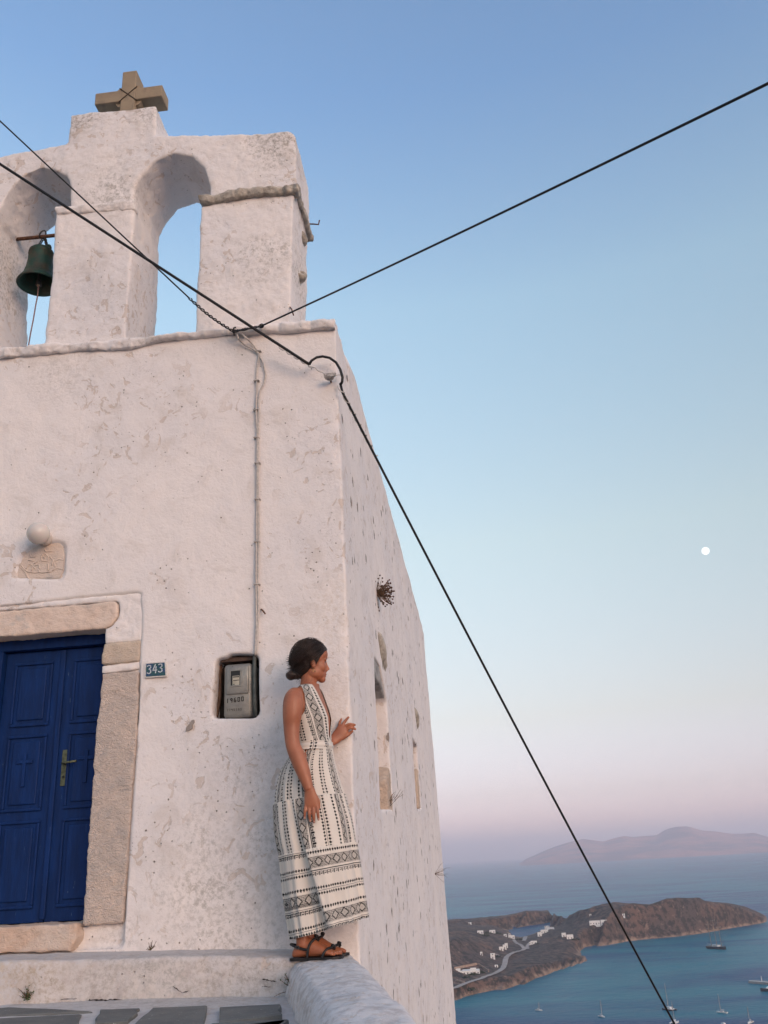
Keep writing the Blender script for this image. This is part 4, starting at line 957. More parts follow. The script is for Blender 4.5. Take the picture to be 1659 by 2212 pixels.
p0 = c6(1150, 440); p1 = c6(1242, 542); MB().box((p0[0], YM-.0145, p1[1]), (p1[0]-t, YM-.0128, p0[1])).build('dial_plate', simple('ivory_dial', (.42, .39, .31), .4), body)
z_ = p0[1]-.004; MB().box((p0[0]+.003, YM-.0158, z_-.006), (p1[0]-t-.002, YM-.0148, z_)).build('counter', simple('black_counter', (.01, .01, .01), .4), body)
MB().box((p0[0]+.004, YM-.0158, p1[1]+.003), (p0[0]+.014, YM-.0148, p1[1]+.008)).build('dial_mark', simple('teal_mark', (.04, .09, .10), .4), body)
strokes([[(p0[0]+.006, (p0[1]+p1[1])/2), (p1[0]-t-.004, (p0[1]+p1[1])/2+.001)]], .004, YM-.0156).build('spinning_disc', simple('disc_black', (.02, .02, .02), .4), body)
M_INK = simple('black_stencil', (.012, .011, .010), .7)
n0 = c6(1072, 752); n1 = c6(1290, 752); digits('19600', n0[0], n0[1], .0245, .0155, (n1[0]-n0[0])/5.0, .0042, YM-.0022, .06).build('stencil_number', M_INK, body)
n0 = c6(1075, 850); digits('7795585', n0[0], n0[1], .013, .009, .0142, .0020, YM-.0020).build('faded_number', simple('faded_ink', (.10, .095, .085), .8), body)
for x_ in (1145, 1220): s_ = c6(x_, 333); MB().lathe([(.0, -.012), (.004, -.012), (.005, -.006), (.005, 0)], (s_[0], YM+.004, s_[1]), 10, 'y').build('screw', M_IRON, body)
# pipe down the right of the niche, wood scraps
pc = [onY(*C6(x_, y_), Y0+.012) for x_, y_ in [(1408,150),(1400,230),(1398,450),(1402,700),(1412,905)]]
conduit = MB().tube(pc, [.006, .012, .012, .0115, .011], 10).build('conduit', simple('grey_green_pipe', (.075, .085, .08), .6, var=.3, nscale=30), None, True); tag(conduit, 'dark grey conduit pipe at the right of the meter niche', 'pipe')
wd = MB().prism([c6(948, 262, Y0+.1), c6(1012, 262, Y0+.1), c6(1006, 700, Y0+.1), c6(960, 920, Y0+.1), c6(935, 920, Y0+.1)], Y0+.10, Y0+.125).build('niche_board', simple('old_brown_board', (.13, .075, .05), .9, var=.35, nscale=25, bump=.004), None); fix_normals(wd.data); tag(wd, 'old brown board inside the meter niche, left of the meter', 'board')
wd = MB().box((c6(985, 200)[0], Y0+.05, c6(985, 262)[1]), (c6(1440, 200)[0]+.01, Y0+.165, c6(985, 215)[1])).build('niche_lintel', simple('dark_wood', (.075, .05, .04), .9, var=.35, nscale=25, bump=.004), None); tag(wd, 'dark wooden lintel at the top of the meter niche', 'board')
MB().box((c6(900, 200)[0], Y0+.15, c6(900, 945)[1]-.02), (c6(1470, 200)[0], Y0+.168, c6(900, 160)[1])).build('niche_lining', simple('dark_brown_board', (.035, .028, .024), .95, var=.3), chapel)  # very dark brown board over the whole niche back
# --- cables
M_CABLE = simple('black_cable', (.010, .010, .011), .5, var=.2)
M_GREYC = simple('grey_painted_cable', (.52, .47, .43), .8, var=.15, nscale=60)
M_WIRE = simple('galvanised_wire', (.58, .55, .52), .6, .1, .1)
def sag(a, b_, n=40, drop=0.0):
    a, b_ = np.array(a, float), np.array(b_, float); return [a+(b_-a)*t-np.array([0, 0, drop*4*t*(1-t)]) for t in np.linspace(0, 1, n)]
HOOK = np.array(onY(505, 716, Y0-.075)); INS = np.array(onY(712, 815, Y0-.06)); EAR = np.array(onY(735, 828, Y0-.035))
# thick cable from the left to the insulator
P = sag(onY(-260, 186, 4.35), onY(668, 787, Y0-.10), 50)
thick = empty('service_cable', tuple(INS)); tag(thick, 'thick black cable running from upper left to the corner insulator', 'cable', 'overhead cables at the chapel')
MB().tube(P, .0105, 8).build('cable_run', M_CABLE, thick, True)
L = [(668,787),(673,779),(684,772),(697,770),(712,773),(726,783),(735,798),(740,815),(739,825),(735,832)]
MB().tube([onY(x, y, Y0-.10+.055*k/9) for k, (x, y) in enumerate(L)], .0095, 8).build('cable_loop', M_CABLE, thick, True)
P2 = sag(onY(600, 745, Y0-.12), INS, 40); hx = [p+np.array([math.cos(i*1.15), 0, math.sin(i*1.15)])*(.016 if i < 26 else .004) for i, p in enumerate(P2)]
MB().tube(hx, .0045, 5).build('binding_wire', M_WIRE, thick, True)
mbi = MB(); mbi.ell(INS, (.03, .028, .024))
MB().ell(INS, (.032, .03, .022)).build('insulator', simple('glazed_grey_insulator', (.36, .33, .31), .35), thick, True)
mb = MB()
for k in range(4): mb.tube([INS+np.array([.034*math.cos(t)+.004*k, -.02+.02*math.sin(t*2+k), .018*math.sin(t+k*.6)]) for t in np.linspace(0, 6.28, 14)], .003, 5)
mb.tube([INS+np.array([.03, 0, .004]), INS+np.array([.06, .0, .012]), INS+np.array([.10, .02, .018])], .003, 5); mb.build('wire_wrap', M_WIRE, thick, True)
MB().tube([INS, INS+np.array([.0, .09, -.004])], .007, 8).build('anchor_pin', M_RUST, thick, True)
# cable leaving the corner downhill
down = empty('down_cable', tuple(EAR)); tag(down, 'black cable dropping from the chapel corner across the sky to the lower right', 'cable', 'overhead cables at the chapel')
E0 = np.array(onY(740, 848, Y0-.03)); E1 = np.array(onY(1560, 2400, 9.0))
MB().tube([EAR]+sag(E0, E1, 60, .06), .0088, 8).build('cable_run', M_CABLE, down, True)
dv = (E1-E0)/np.linalg.norm(E1-E0); MB().tube([E0+dv*t*.5+np.array([math.cos(t*38), 0, math.sin(t*38)])*.012 for t in np.linspace(-.1, 1, 70)], .0042, 5).build('binding_wire', M_WIRE, down, True)
# thin twisted pair from the left to the hook
thin = empty('thin_cable', tuple(HOOK)); tag(thin, 'thin black cable from the upper left, twisted near the hook above the ledge', 'cable', 'overhead cables at the chapel')
A, B = np.array(onY(-260, 18, 4.2)), np.array(onY(410, 645, Y0-.14)); MB().tube(sag(A, B, 40), .0058, 8).build('cable_run', M_CABLE, thin, True)
for k in (0, 1):
    Q = []
    for i, t in enumerate(np.linspace(0, 1, 70)):
        p = B+(HOOK-B)*t+np.array([0, 0, -.018*math.sin(math.pi*t)]); a = t*34+k*math.pi; Q.append(p+np.array([math.cos(a), math.sin(a)*.6, math.sin(a)])*.0085)
    MB().tube(Q, .0048, 6).build('twisted_strand', M_CABLE, thin, True)
# cable from the right, over the viewer's head
over = empty('overhead_cable', tuple(HOOK)); tag(over, 'black cable rising from the ledge hook to the upper right corner', 'cable', 'overhead cables at the chapel')
Eo = np.array(onY(1900, 62, 2.45)); S0 = np.array(onY(565, 704, Y0-.08)); MB().tube(sag(S0, Eo, 60, .015), .0062, 8).build('cable_run', M_CABLE, over, True)
for k in range(3):
    Q = []
    for t in np.linspace(0, 1, 60): p = HOOK+(S0-HOOK)*t; a = t*30+k*2.1; Q.append(p+np.array([math.cos(a), math.sin(a)*.6, math.sin(a)])*(.012+.004*math.sin(t*20)))
    MB().tube(Q, .0042, 6).build('knotted_end', M_CABLE, over, True)
MB().tube([S0+np.array([.016*math.cos(t), 0, .016*math.sin(t)]) for t in np.linspace(0, 6, 12)], .004, 6).build('end_loop', M_CABLE, over, True)
hk = MB().tube([onY(506, 725, Y0+.02), HOOK+np.array([0, 0, -.004]), HOOK+np.array([.002, -.01, .022]), HOOK+np.array([.018, -.01, .026])], .006, 8).build('wall_hook', M_IRON, None, True); tag(hk, 'dark iron hook on the ledge where the cables meet', 'hook')
# grey twin cables running down the front to the meter, with clips
lead = empty('wall_cable', tuple(onY(555, 1000, Y0-.01))); tag(lead, 'pale painted twin cable clipped down the front to the meter niche', 'cable')
c4 = lambda a, b_: ((650+a*.3918)*.6636, (950+b_*.3918)*.6636)
LA = [c4(*q) for q in [(310,355),(325,395),(370,440),(440,475),(480,505),(492,530),(478,610),(470,720),(475,830),(468,940),(470,1060),(478,1149)]]+[(555,1060),(554,1160),(553,1260),(554,1340),(552,1400),(551,1416)]
LB = [c4(*q) for q in [(345,345),(400,395),(450,445),(478,490),(495,530),(530,600),(548,690),(535,760),(500,825),(488,900),(492,1000),(488,1149)]]+[(558,1060),(559,1160),(557,1260),(558,1320),(555,1390),(553,1416)]
for L in (LA, LB):
    Pp = []
    for (a0, b0), (a1, b1) in zip(L[:-1], L[1:]):
        for t in (0, .33, .67): Pp.append(onY(a0+(a1-a0)*t, b0+(b1-b0)*t, Y0-.016-(.05 if b0+(b1-b0)*t < 735 else 0)))
    Pp.append(onY(*L[-1], Y0+.0)); MB().tube(Pp, .0062, 7).build('cable_strand', M_GREYC, lead, True)
for x_, y_ in [(558,758),(554,822),(553,885),(554,945),(556,1000),(556,1078),(555,1170),(555,1262)]:
    p = onY(x_, y_, Y0-.018); MB().box((p[0]-.020, p[1]-.010, p[2]-.004), (p[0]+.020, p[1]+.022, p[2]+.004), .002).build('clip', M_GREYC, lead)
# nails and hooks
def nail(label, pts, r, Y): tag(MB().tube([onY(x, y, Y+dy) for x, y, dy in pts], r, 7).build('iron_hook', M_RUST, None, True), label, 'hook')
nail('bent rusty iron hook sticking out of the gable against the sky', [(650,484,0),(676,484,-.0),(688,485,-.02),(690,476,-.02)], .006, Y0+.45)
nail('short rusty nail below the cable on the chapel front', [(562,1315,.03),(567,1318,-.02),(573,1326,-.03)], .005, Y0)
nail('dark iron peg at the foot of the right gable pier', [(624,660,.05),(630,668,-.02),(634,681,-.03)], .005, Y0)
# --- plants in the cracks
M_DRY = simple('dry_stalk', (.16, .10, .06), .9, var=.4, nscale=60); M_SEED = simple('dry_seed_head', (.10, .055, .04), .9, var=.4, nscale=80); M_LEAF = simple('small_green_leaf', (.035, .075, .022), .8, var=.4, nscale=60)
def plant(name, label, base, n, length, spread, dirv, seed, heads=0.0, leafs=0.0, mats=(M_DRY, M_SEED, M_LEAF)):
    rg = random.Random(seed); o = empty(name, tuple(base)); tag(o, label, 'plant'); st_, hd, lf_ = MB(), MB(), MB(); dirv = np.array(dirv, float)
    for i in range(n):
        d = dirv+np.array([rg.gauss(0, spread), rg.gauss(0, spread), rg.gauss(0, spread)]); d /= np.linalg.norm(d); ln = length*rg.uniform(.5, 1.1)
        P = [np.array(base)+d*ln*t+np.array([0, 0, .12*ln*t*t*rg.uniform(-1, 1)]) for t in (0, .35, .7, 1)]; st_.tube(P, [.0022, .0018, .0014, .001], 4)
        if rg.random() < heads: hd.ell(P[-1], (.0075, .0075, .0075), nu=6, nv=4)
        if rg.random() < leafs:
            for t in (.5, .8, 1.0):
                c_ = np.array(base)+d*ln*t; s = length*.16*rg.uniform(.6, 1.3); u = np.cross(d, [rg.gauss(0, 1), rg.gauss(0, 1), rg.gauss(0, 1)]); u /= np.linalg.norm(u)
                w = np.cross(u, d); lf_.add([c_, c_+u*s*.5+w*s*.25, c_+u*s, c_+u*s*.5-w*s*.25], [(0, 1, 2, 3)])
    st_.build('stalks', mats[0], o)
    if hd.v: hd.build('seed_heads', mats[1], o, True)
    if lf_.v: lf_.build('leaves', mats[2], o)
b_ = onX(815, 1282, XC); plant('dry_bush', 'dry brown bush with seed heads growing from the side wall', (XC-.01, b_[1], b_[2]), 170, .15, .8, (1, .1, .1), 1, .9)
b_ = onX(832, 1742, XC); plant('dry_grass', 'dry grass tuft at the foot of the first blocked side window', (XC-.05, 7.5, b_[2]), 26, .20, .34, (.25, .1, 1), 2)
b_ = onX(940, 1888, XC); plant('dry_grass', 'thin dry weed on the side wall near its far end', (XC-.01, b_[1], b_[2]), 10, .24, .5, (1, 0, .2), 3)
b_ = onY(60, 2158, 4.93); plant('weed', 'green weed at the crack in the step, lower left corner', b_, 24, .07, .6, (0, -.5, .6), 4, 0, 1)
b_ = onY(607, 2165, 4.5); plant('weed', 'green weed in the corner between parapet and step', (b_[0]-.02, 4.93, PZ+.02), 22, .10, .5, (-.3, -.3, 1), 5, 0, 1)
b_ = onY(317, 2085, 5.15); plant('weed', 'tiny dark weed on the step at the foot of the wall', (b_[0], 5.2, -.372), 14, .045, .6, (0, -.3, .8), 6, 0, 1)
# ------------------------------------------------------------------ the woman on the parapet
m, nt, b = mat('tanned_skin'); g = NG(nt)
c = g.mix(g.rng(g.noise(9, 4, .6), .35, .65), (.385, .138, .070), (.325, .110, .055)); nt.links.new(c, b.inputs['Base Color'])
b.inputs['Roughness'].default_value = .48; b.inputs['Subsurface Weight'].default_value = .12; b.inputs['Subsurface Scale'].default_value = .01; b.inputs['Subsurface Radius'].default_value = (1, .35, .2)
g.put(b.inputs['Normal'], g.bump(g.noise(160, 3), .0006)); M_SKIN = m
M_HAIR = None
m, nt, b = mat('dark_brown_hair'); g = NG(nt); c = g.mix(g.rng(g.noise(22, 4, .6), .35, .7), (.014, .0075, .005), (.036, .018, .012)); nt.links.new(c, b.inputs['Base Color']); b.inputs['Roughness'].default_value = .38; b.inputs['Specular IOR Level'].default_value = .5
g.put(b.inputs['Normal'], g.bump(g.noise(90, 4, .7), .004)); M_HAIR = m
M_LEATHER = simple('black_leather', (.012, .012, .014), .45, var=.2)
C3 = lambda a, b_: (398.2+a*.3998, 1327.2+b_*.3998)
def W(a, b_, Y): return np.array(onY(*C3(a, b_), Y))
C7 = lambda a, b_: (570.7+a*.144, 1360.4+b_*.144)
def W7(a, b_, Y): return np.array(onY(*C7(a, b_), Y))
YW = 5.03
woman = empty('person', (-.93, YW, WZ))
tag(woman, 'woman in a black and white patterned maxi dress standing on the parapet', 'person')
TH = R_(9.0)                                            # chest turned a little towards the viewer
FD = np.array([math.cos(TH), -math.sin(TH), 0]); RD = np.array([-math.sin(TH), -math.cos(TH), 0])     # her forward and right
# torso rings: z, axis x, axis y, forward offset, half depth, half width
TORSO = [(.985,-.925,5.035,.0,.050,.055),(.968,-.93,5.033,-.005,.056,.090),(.948,-.935,5.032,-.006,.066,.128),(.92,-.94,5.031,-.004,.080,.150),(.88,-.943,5.03,.0,.094,.152),(.83,-.944,5.03,.008,.106,.146),(.78,-.94,5.03,.012,.110,.140),(.735,-.93,5.03,.008,.101,.132),(.69,-.918,5.03,.002,.091,.122),(.64,-.908,5.03,.0,.086,.117),(.58,-.915,5.03,-.006,.098,.135),(.50,-.925,5.03,-.012,.115,.158),(.40,-.93,5.03,-.01,.115,.16),(.30,-.93,5.03,0,.10,.15)]
_tz = np.array([t[0] for t in TORSO])[::-1]
def torso(z, k):
    return np.interp(z, _tz, np.array([t[k] for t in TORSO])[::-1])
def torso_pt(z, th, off=0.0):
    """th: angle from her front towards her right"""
    a, b_ = torso(z, 4)+off, torso(z, 5)+off; ax_ = np.stack([torso(z, 1), torso(z, 2), z], -1)
    f = torso(z, 3)+a*np.cos(th); r = b_*np.sin(th)
    return ax_+f[..., None]*FD+r[..., None]*RD
def ring(z, n=28, off=0.0):
    th = np.linspace(0, 2*math.pi, n, endpoint=False); return [tuple(p) for p in torso_pt(np.full(n, z), th, off)]
body = MB()
zs_ = np.concatenate([np.linspace(.985, .92, 8), np.linspace(.90, .30, 20)])
body.loft([ring(z) for z in zs_])
# head, built in its own frame: x forward, y to her left, z up
HC = W(690, 260, 5.04); HR = Matrix.Rotation(R_(20), 3, 'Z') @ Matrix.Rotation(R_(4), 3, 'Y')
def HW(p): v = HR @ Vector(p); return (HC[0]+v.x, HC[1]+v.y, HC[2]+v.z)
def hell(mb, c_, r, rot=None): mb.ell(HW(c_), r, HR @ rot if rot is not None else HR, 24, 14)
hell(body, (-.012, 0, .028), (.093, .074, .086)); hell(body, (.034, 0, -.020), (.051, .057, .082)); hell(body, (.062, 0, -.094), (.023, .024, .022))
hell(body, (.056, 0, .045), (.035, .056, .045)); hell(body, (.030, 0, -.062), (.052, .050, .046))
for s in (-1, 1):
    hell(body, (.010, s*.040, -.060), (.040, .020, .036)); hell(body, (.050, s*.030, -.030), (.030, .026, .032)); hell(body, (.069, s*.022, .014), (.013, .026, .009))
    hell(body, (-.006, s*.071, -.020), (.016, .009, .030), Matrix.Rotation(R_(-14), 3, 'Y')); hell(body, (.086, s*.0095, -.042), (.009, .0075, .0075))
body.tube([HW((.078, 0, .008)), HW((.084, 0, -.010)), HW((.094, 0, -.028)), HW((.100, 0, -.038))], [.0085, .009, .0095, .0095], 10)
hell(body, (.078, 0, -.052), (.010, .014, .010)); hell(body, (.0775, 0, -.066), (.0100, .021, .0065)); hell(body, (.0755, 0, -.0775), (.0095, .018, .0065)); hell(body, (.068, 0, -.086), (.014, .02, .012))
# neck
body.loft([[tuple(np.array(cc)+np.array([ra*math.cos(t), rb*math.sin(t), sl*math.cos(t)])) for t in np.linspace(0, 2*math.pi, 20, endpoint=False)] for cc, ra, rb, sl in
    [(HW((-.010, 0, -.045)), .052, .050, .01), (HW((-.012, 0, -.085)), .048, .046, .0), (W(668, 392, 5.035), .046, .045, -.012), (W(655, 420, 5.035), .052, .055, -.02), (W(648, 455, 5.035), .066, .085, -.03)]])
def limb(pts, rads, n=16): body.tube(pts, rads, n)
def dense(P, Rr, k=5):
    P = np.array(P); t = np.arange(len(P)); tt = np.linspace(0, len(P)-1, (len(P)-1)*k+1); out = []
    def cr(a):
        r = []
        for x in tt:
            i = min(int(x), len(P)-2); f = x-i; p0, p1, p2, p3 = a[max(i-1, 0)], a[i], a[i+1], a[min(i+2, len(a)-1)]
            r.append(.5*((2*p1)+(-p0+p2)*f+(2*p0-5*p1+4*p2-p3)*f*f+(-p0+3*p1-3*p2+p3)*f**3))
        return r
    return cr(P), [float(q) for q in cr(np.array(Rr, float)[:, None])]
# right arm hangs beside the body
YA = 4.842
P, Rr = dense([W(600, 432, 4.90), W(590, 462, YA+.015), W(584, 530, YA), W(580, 610, YA), W(586, 700, YA-.01), W(612, 770, YA-.014), W(640, 845, YA-.022), W(664, 915, YA-.028), W(674, 948, YA-.030)], [.044, .055, .054, .045, .040, .043, .038, .029, .0255])
limb(P, Rr, 20)
# right hand, back towards the viewer
def palm(C, U, wd, th): body.loft([[tuple(np.array(c_)+np.array(u)*w*math.cos(t)+np.array([0, 1.0, 0])*h*math.sin(t)) for t in np.linspace(0, 2*math.pi, 18, endpoint=False)] for c_, u, w, h in zip(C, U, wd, th)])
YH = 4.812
palm([W(676, 940, YH), W(680, 965, YH), W(685, 1000, YH), W(687, 1030, YH), W(688, 1045, YH)], [(1, 0, .1)]*5, [.026, .031, .038, .039, .034], [.021, .019, .017, .0135, .010])
for k0, mid, tip, r in [((657,1025),(651,1068),(650,1104),.0082), ((676,1032),(675,1080),(681,1121),.0090), ((697,1034),(699,1085),(701,1128),.0092), ((717,1026),(722,1075),(726,1113),.0088)]:
    P, Rr = dense([W(*k0, YH+.002), W(*mid, YH-.008), W(*tip, YH+.006)], [r*1.08, r, r*.72], 5); limb(P, Rr, 10)
P, Rr = dense([W(700, 975, YH+.012), W(722, 1010, YH+.02), W(727, 1050, YH+.022)], [.016, .012, .008]); limb(P, Rr, 10)
# left arm reaches along the wall to the corner
P, Rr = dense([(-.935, 5.145, .915), (-.955, 5.18, .83), (-1.0, 5.205, .69), (-.965, 5.20, .655), W7(940, 1705, 5.215), W7(1010, 1685, 5.228)], [.044, .045, .038, .036, .028, .0245]); limb(P, Rr, 16)
YL = 5.262
palm([W7(1000, 1690, 5.228), W7(1060, 1640, 5.243), W7(1130, 1570, YL-.008), W7(1175, 1500, YL-.004), W7(1195, 1455, YL)], [(.62, 0, -.78), (.66, 0, -.75), (.74, 0, -.67), (.8, 0, -.6), (.8, 0, -.6)], [.025, .032, .039, .037, .030], [.020, .018, .016, .0135, .010])
for L, r in [(((1118,1470),(1130,1400),(1163,1328)),.0085), (((1170,1445),(1215,1370),(1272,1303)),.0092), (((1215,1455),(1272,1418),(1330,1422),(1374,1430)),.0090), (((1235,1505),(1290,1472),(1340,1478),(1378,1500)),.0086), (((1160,1640),(1215,1605),(1270,1565),(1333,1515)),.0105)]:
    Q = [W7(*q, YL+(.008 if i else 0)-(.010 if (len(L) == 4 and i == 1) else 0)) for i, q in enumerate(L)]; P, Rr = dense(Q, [r*1.12]+[r]*(len(L)-2)+[r*.70]); limb(P, Rr, 10)
# legs and feet
def foot(hx, hy, sgn, yaw):
    cs, sn_ = math.cos(yaw), math.sin(yaw); T = lambda x, y, z: (hx+cs*x-sn_*y, hy+sn_*x+cs*y, WZ+.014+z)
    rings = []
    for x, w, h, yo in [(0, .014, .030, 0), (.012, .024, .050, 0), (.04, .031, .078, 0), (.075, .033, .095, 0), (.11, .035, .086, .0), (.14, .038, .068, .001), (.17, .043, .050, .001), (.195, .046, .036, .0), (.212, .045, .026, -.001), (.222, .040, .018, -.002)]:
        rings.append([T(x, sgn*yo+w*math.cos(t), h/2+h/2*math.sin(t)*(1 if math.sin(t) > 0 else .96)) for t in np.linspace(0, 2*math.pi, 18, endpoint=False)])
    body.loft(rings)
    for i, (tx, ty, r) in enumerate([(.248, .032, .0125), (.246, .010, .0095), (.239, -.006, .0088), (.229, -.021, .0085), (.216, -.035, .0082)]):
        y = sgn*ty; P, Rr = dense([T(tx-.050, y*.92, .017), T(tx-.022, y, .0165), T(tx-.006, y, .0105)], [r*1.0, r*.92, r*.85], 4); body.tube(P, Rr, 10)
        c_ = T(tx-.006, y, .0105); body.ell(c_, (r*1.0, r*.88, r*.82), nu=12, nv=8)
    P, Rr = dense([T(.056, 0, .055), T(.052, 0, .10), T(.048, 0, .16), T(.035, 0, .26), T(.04, 0, .42)], [.036, .033, .037, .052, .055]); body.tube(P, Rr, 16)
    return T
RF = foot(-1.035, 4.955, 1, R_(-3)); LF = foot(-1.028, 5.09, -1, R_(2))
# thighs inside the skirt
for x_, y_, hx in ((-.99, 4.96, -.93), (-.985, 5.095, -.93)): P, Rr = dense([(x_, y_, WZ+.40), ((x_+hx)/2, y_, .12), (hx, y_, .34)], [.055, .068, .085]); body.tube(P, Rr, 14)
me = body.mesh('b'); fix_normals(me); me = voxel(me, .0034, 4, .5)
skin = link('body', me, M_SKIN, woman, True)
# eyes, lips, brows, nails
for s in (-1, 1):
    e = MB(); e.ell(HW((.0665, s*.030, -.002)), (.0095, .0095, .0095), HR, 14, 10); ey = e.build('eye', simple('eye_brown', (.16, .11, .085), .35), skin, True)
    MB().tube([HW((.0765+.001*(1-abs(t)), s*(.030+.013*t), .0030+.003*(1-t*t))) for t in np.linspace(-1, 1, 7)], .0016, 5).build('lashes', M_HAIR, ey, True)
    MB().tube([HW((.083-.006*abs(t)-.003, s*(.028+.017*t), .016+.003*(1-t*t))) for t in np.linspace(-1, 1, 7)], .0022, 5).build('brow', M_HAIR, skin, True)
lm = MB(); lm.ell(HW((.0795, 0, -.0668)), (.0092, .019, .0044), HR); lm.ell(HW((.0772, 0, -.0768)), (.0088, .017, .0046), HR); lm.build('lips', simple('lip_skin', (.30, .085, .07), .4), skin, True)
M_NAIL = simple('pale_nail', (.50, .27, .20), .3, var=.05)
for q in [(650,1099),(681,1115),(701,1121),(726,1107)]: MB().ell(W(*q, YH-.0055), (.0048, .0028, .0070), nu=10, nv=6).build('nail', M_NAIL, skin, True)
for tx, ty in [(.248, .032), (.246, .010), (.239, -.006), (.229, -.021), (.216, -.035)]: MB().ell(RF(tx-.003, ty, .0185), (.0055, .0052, .0022), nu=10, nv=6).build('nail', M_NAIL, skin, True)
er = HW((.003, -.077, -.058)); MB().tube([(er[0]+.008*math.cos(t), er[1]-.001, er[2]+.009*math.sin(t)-.004) for t in np.linspace(.8, 6.0, 16)], .0016, 6).build('earring', simple('gold', (.65, .42, .16), .25, 1.0), woman, True)
# --- hair: smooth cap drawn back into a low loose bun
hb = MB(); hell(hb, (-.012, 0, .036), (.1035, .0835, .0935)); hell(hb, (-.050, 0, -.020), (.062, .070, .066)); hell(hb, (.030, 0, .062), (.058, .070, .056))
hme = hb.mesh('h'); fix_normals(hme); hme = voxel(hme, .004, 4, .5)
V = get_co(hme); Ri = np.array(HR.inverted()); Lc = (V-HC) @ Ri.T
zh = np.interp(Lc[:, 0], [-.12, -.06, -.04, 0, .018, .030, .042, .055, .066, .076, .09], [-.12, -.095, -.080, -.048, -.024, .000, .024, .040, .056, .066, .074])
dp = np.clip((zh-Lc[:, 2])/.012+.5, 0, 1); dp = dp*dp*(3-2*dp); ctr = np.array([-.005, 0, -.01]); Lc2 = ctr+(Lc-ctr)*(1-.30*dp)[:, None]
an = np.arctan2(Lc[:, 1], Lc[:, 2]+.02); gr = .0014*np.sin(an*46+6*vnoise(Lc, 22, 3))+.0012*vnoise(np.stack([an*9, Lc[:, 0]*6, 0*an], 1), 3.0, 8)
nrm = (Lc-ctr)/np.linalg.norm(Lc-ctr, axis=1)[:, None]; Lc2 = Lc2+nrm*(gr*(1-dp))[:, None]
set_co(hme, Lc2 @ np.array(HR).T+HC); hair = link('hair', hme, M_HAIR, woman, True)
bn = MB(); bc = W(588, 328, 5.03)
bn.ell(W(612, 322, 5.03), (.040, .038, .033)); bn.ell(W(577, 329, 5.02), (.031, .032, .028)); bn.ell(W(608, 290, 5.03), (.034, .038, .042)); bn.ell(W(632, 318, 5.03), (.036, .036, .032)); bn.ell(W(622, 255, 5.03), (.034, .045, .050))
bme = bn.mesh('n'); fix_normals(bme); bme = voxel(bme, .004, 3); V = get_co(bme); N = get_no(bme); dd = V-bc; a = np.arctan2(dd[:, 2], dd[:, 0]); set_co(bme, V+N*(.0016*np.sin(a*3+np.linalg.norm(dd, axis=1)*420))[:, None])
link('bun', bme, M_HAIR, hair, True)
rg = random.Random(9); sb = MB()
def hairline(x): return np.interp(x, [-.12, -.06, -.04, 0, .018, .030, .042, .055, .066, .076, .09], [-.12, -.095, -.080, -.048, -.024, .000, .024, .040, .056, .066, .074])
def strand(a, b_, n=9, lift=.0, r=.0008, jit=.004):
    a, b_ = np.array(a), np.array(b_); ra, rb = np.linalg.norm(a), np.linalg.norm(b_); ua, ub = a/ra, b_/rb; om = math.acos(max(-1, min(1, ua@ub)))+1e-6; P = []; j = [rg.gauss(0, jit) for _ in range(3)]
    for t in np.linspace(0, 1, n):
        u = (math.sin((1-t)*om)*ua+math.sin(t*om)*ub)/math.sin(om); q = u*(ra+(rb-ra)*t+lift*math.sin(math.pi*t))+np.array(j)*math.sin(math.pi*t)+np.array([-.012, 0, .036])
        if q[2] < hairline(q[0])+.003: return False
        P.append(HW(q))
    sb.tube(P, [r*.6]+[r]*(n-2)+[r*.6], 4, False); return True
def surf(th, ph, k=1.0):   # direction on the cap: th from top, ph around (0 front)
    d = np.array([math.sin(th)*math.cos(ph)*.1035, -math.sin(th)*math.sin(ph)*.0835, math.cos(th)*.0935]); return d*k
end = np.array([-.088, -.010, -.072])
for i in range(420):
    ph = rg.uniform(-.35, 1.75); th = rg.uniform(.55, 1.25) if ph < 1.0 else rg.uniform(.2, 1.35)
    strand(surf(th, ph, 1.005), end+np.array([rg.gauss(0, .012), rg.gauss(0, .016), rg.gauss(0, .014)]), 10, rg.uniform(.000, .006), .0009)
for i in range(90):   # loose ends sticking out behind, flyaways at the nape
    p = W(rg.uniform(585, 612), rg.uniform(228, 300), 5.03+rg.uniform(-.05, .04)); q = p+np.array([-rg.uniform(.015, .050), rg.uniform(-.02, .02), rg.uniform(-.014, .012)]); sb.tube([p, (p+q)/2+np.array([0, 0, .004]), q], [.0022, .0015, .0004], 4, False)
for i in range(26):
    p = W(rg.uniform(620, 700), rg.uniform(330, 350), 5.0+rg.uniform(-.04, .03)); q = p+np.array([-rg.uniform(.0, .03), rg.uniform(-.02, .02), -rg.uniform(.02, .045)]); sb.tube([p, (p+q)/2, q], .00045, 3, False)
for i in range(30):
    d = surf(rg.uniform(.1, 1.2), rg.uniform(1.2, 2.9), 1.0); p = np.array(HW(d+np.array([-.012, 0, .036]))); q = np.array(HW(d*rg.uniform(1.05, 1.14)+np.array([-.03, 0, .03]))); sb.tube([p, q], .00045, 3, False)
sb.build('loose_strands', M_HAIR, hair, True)
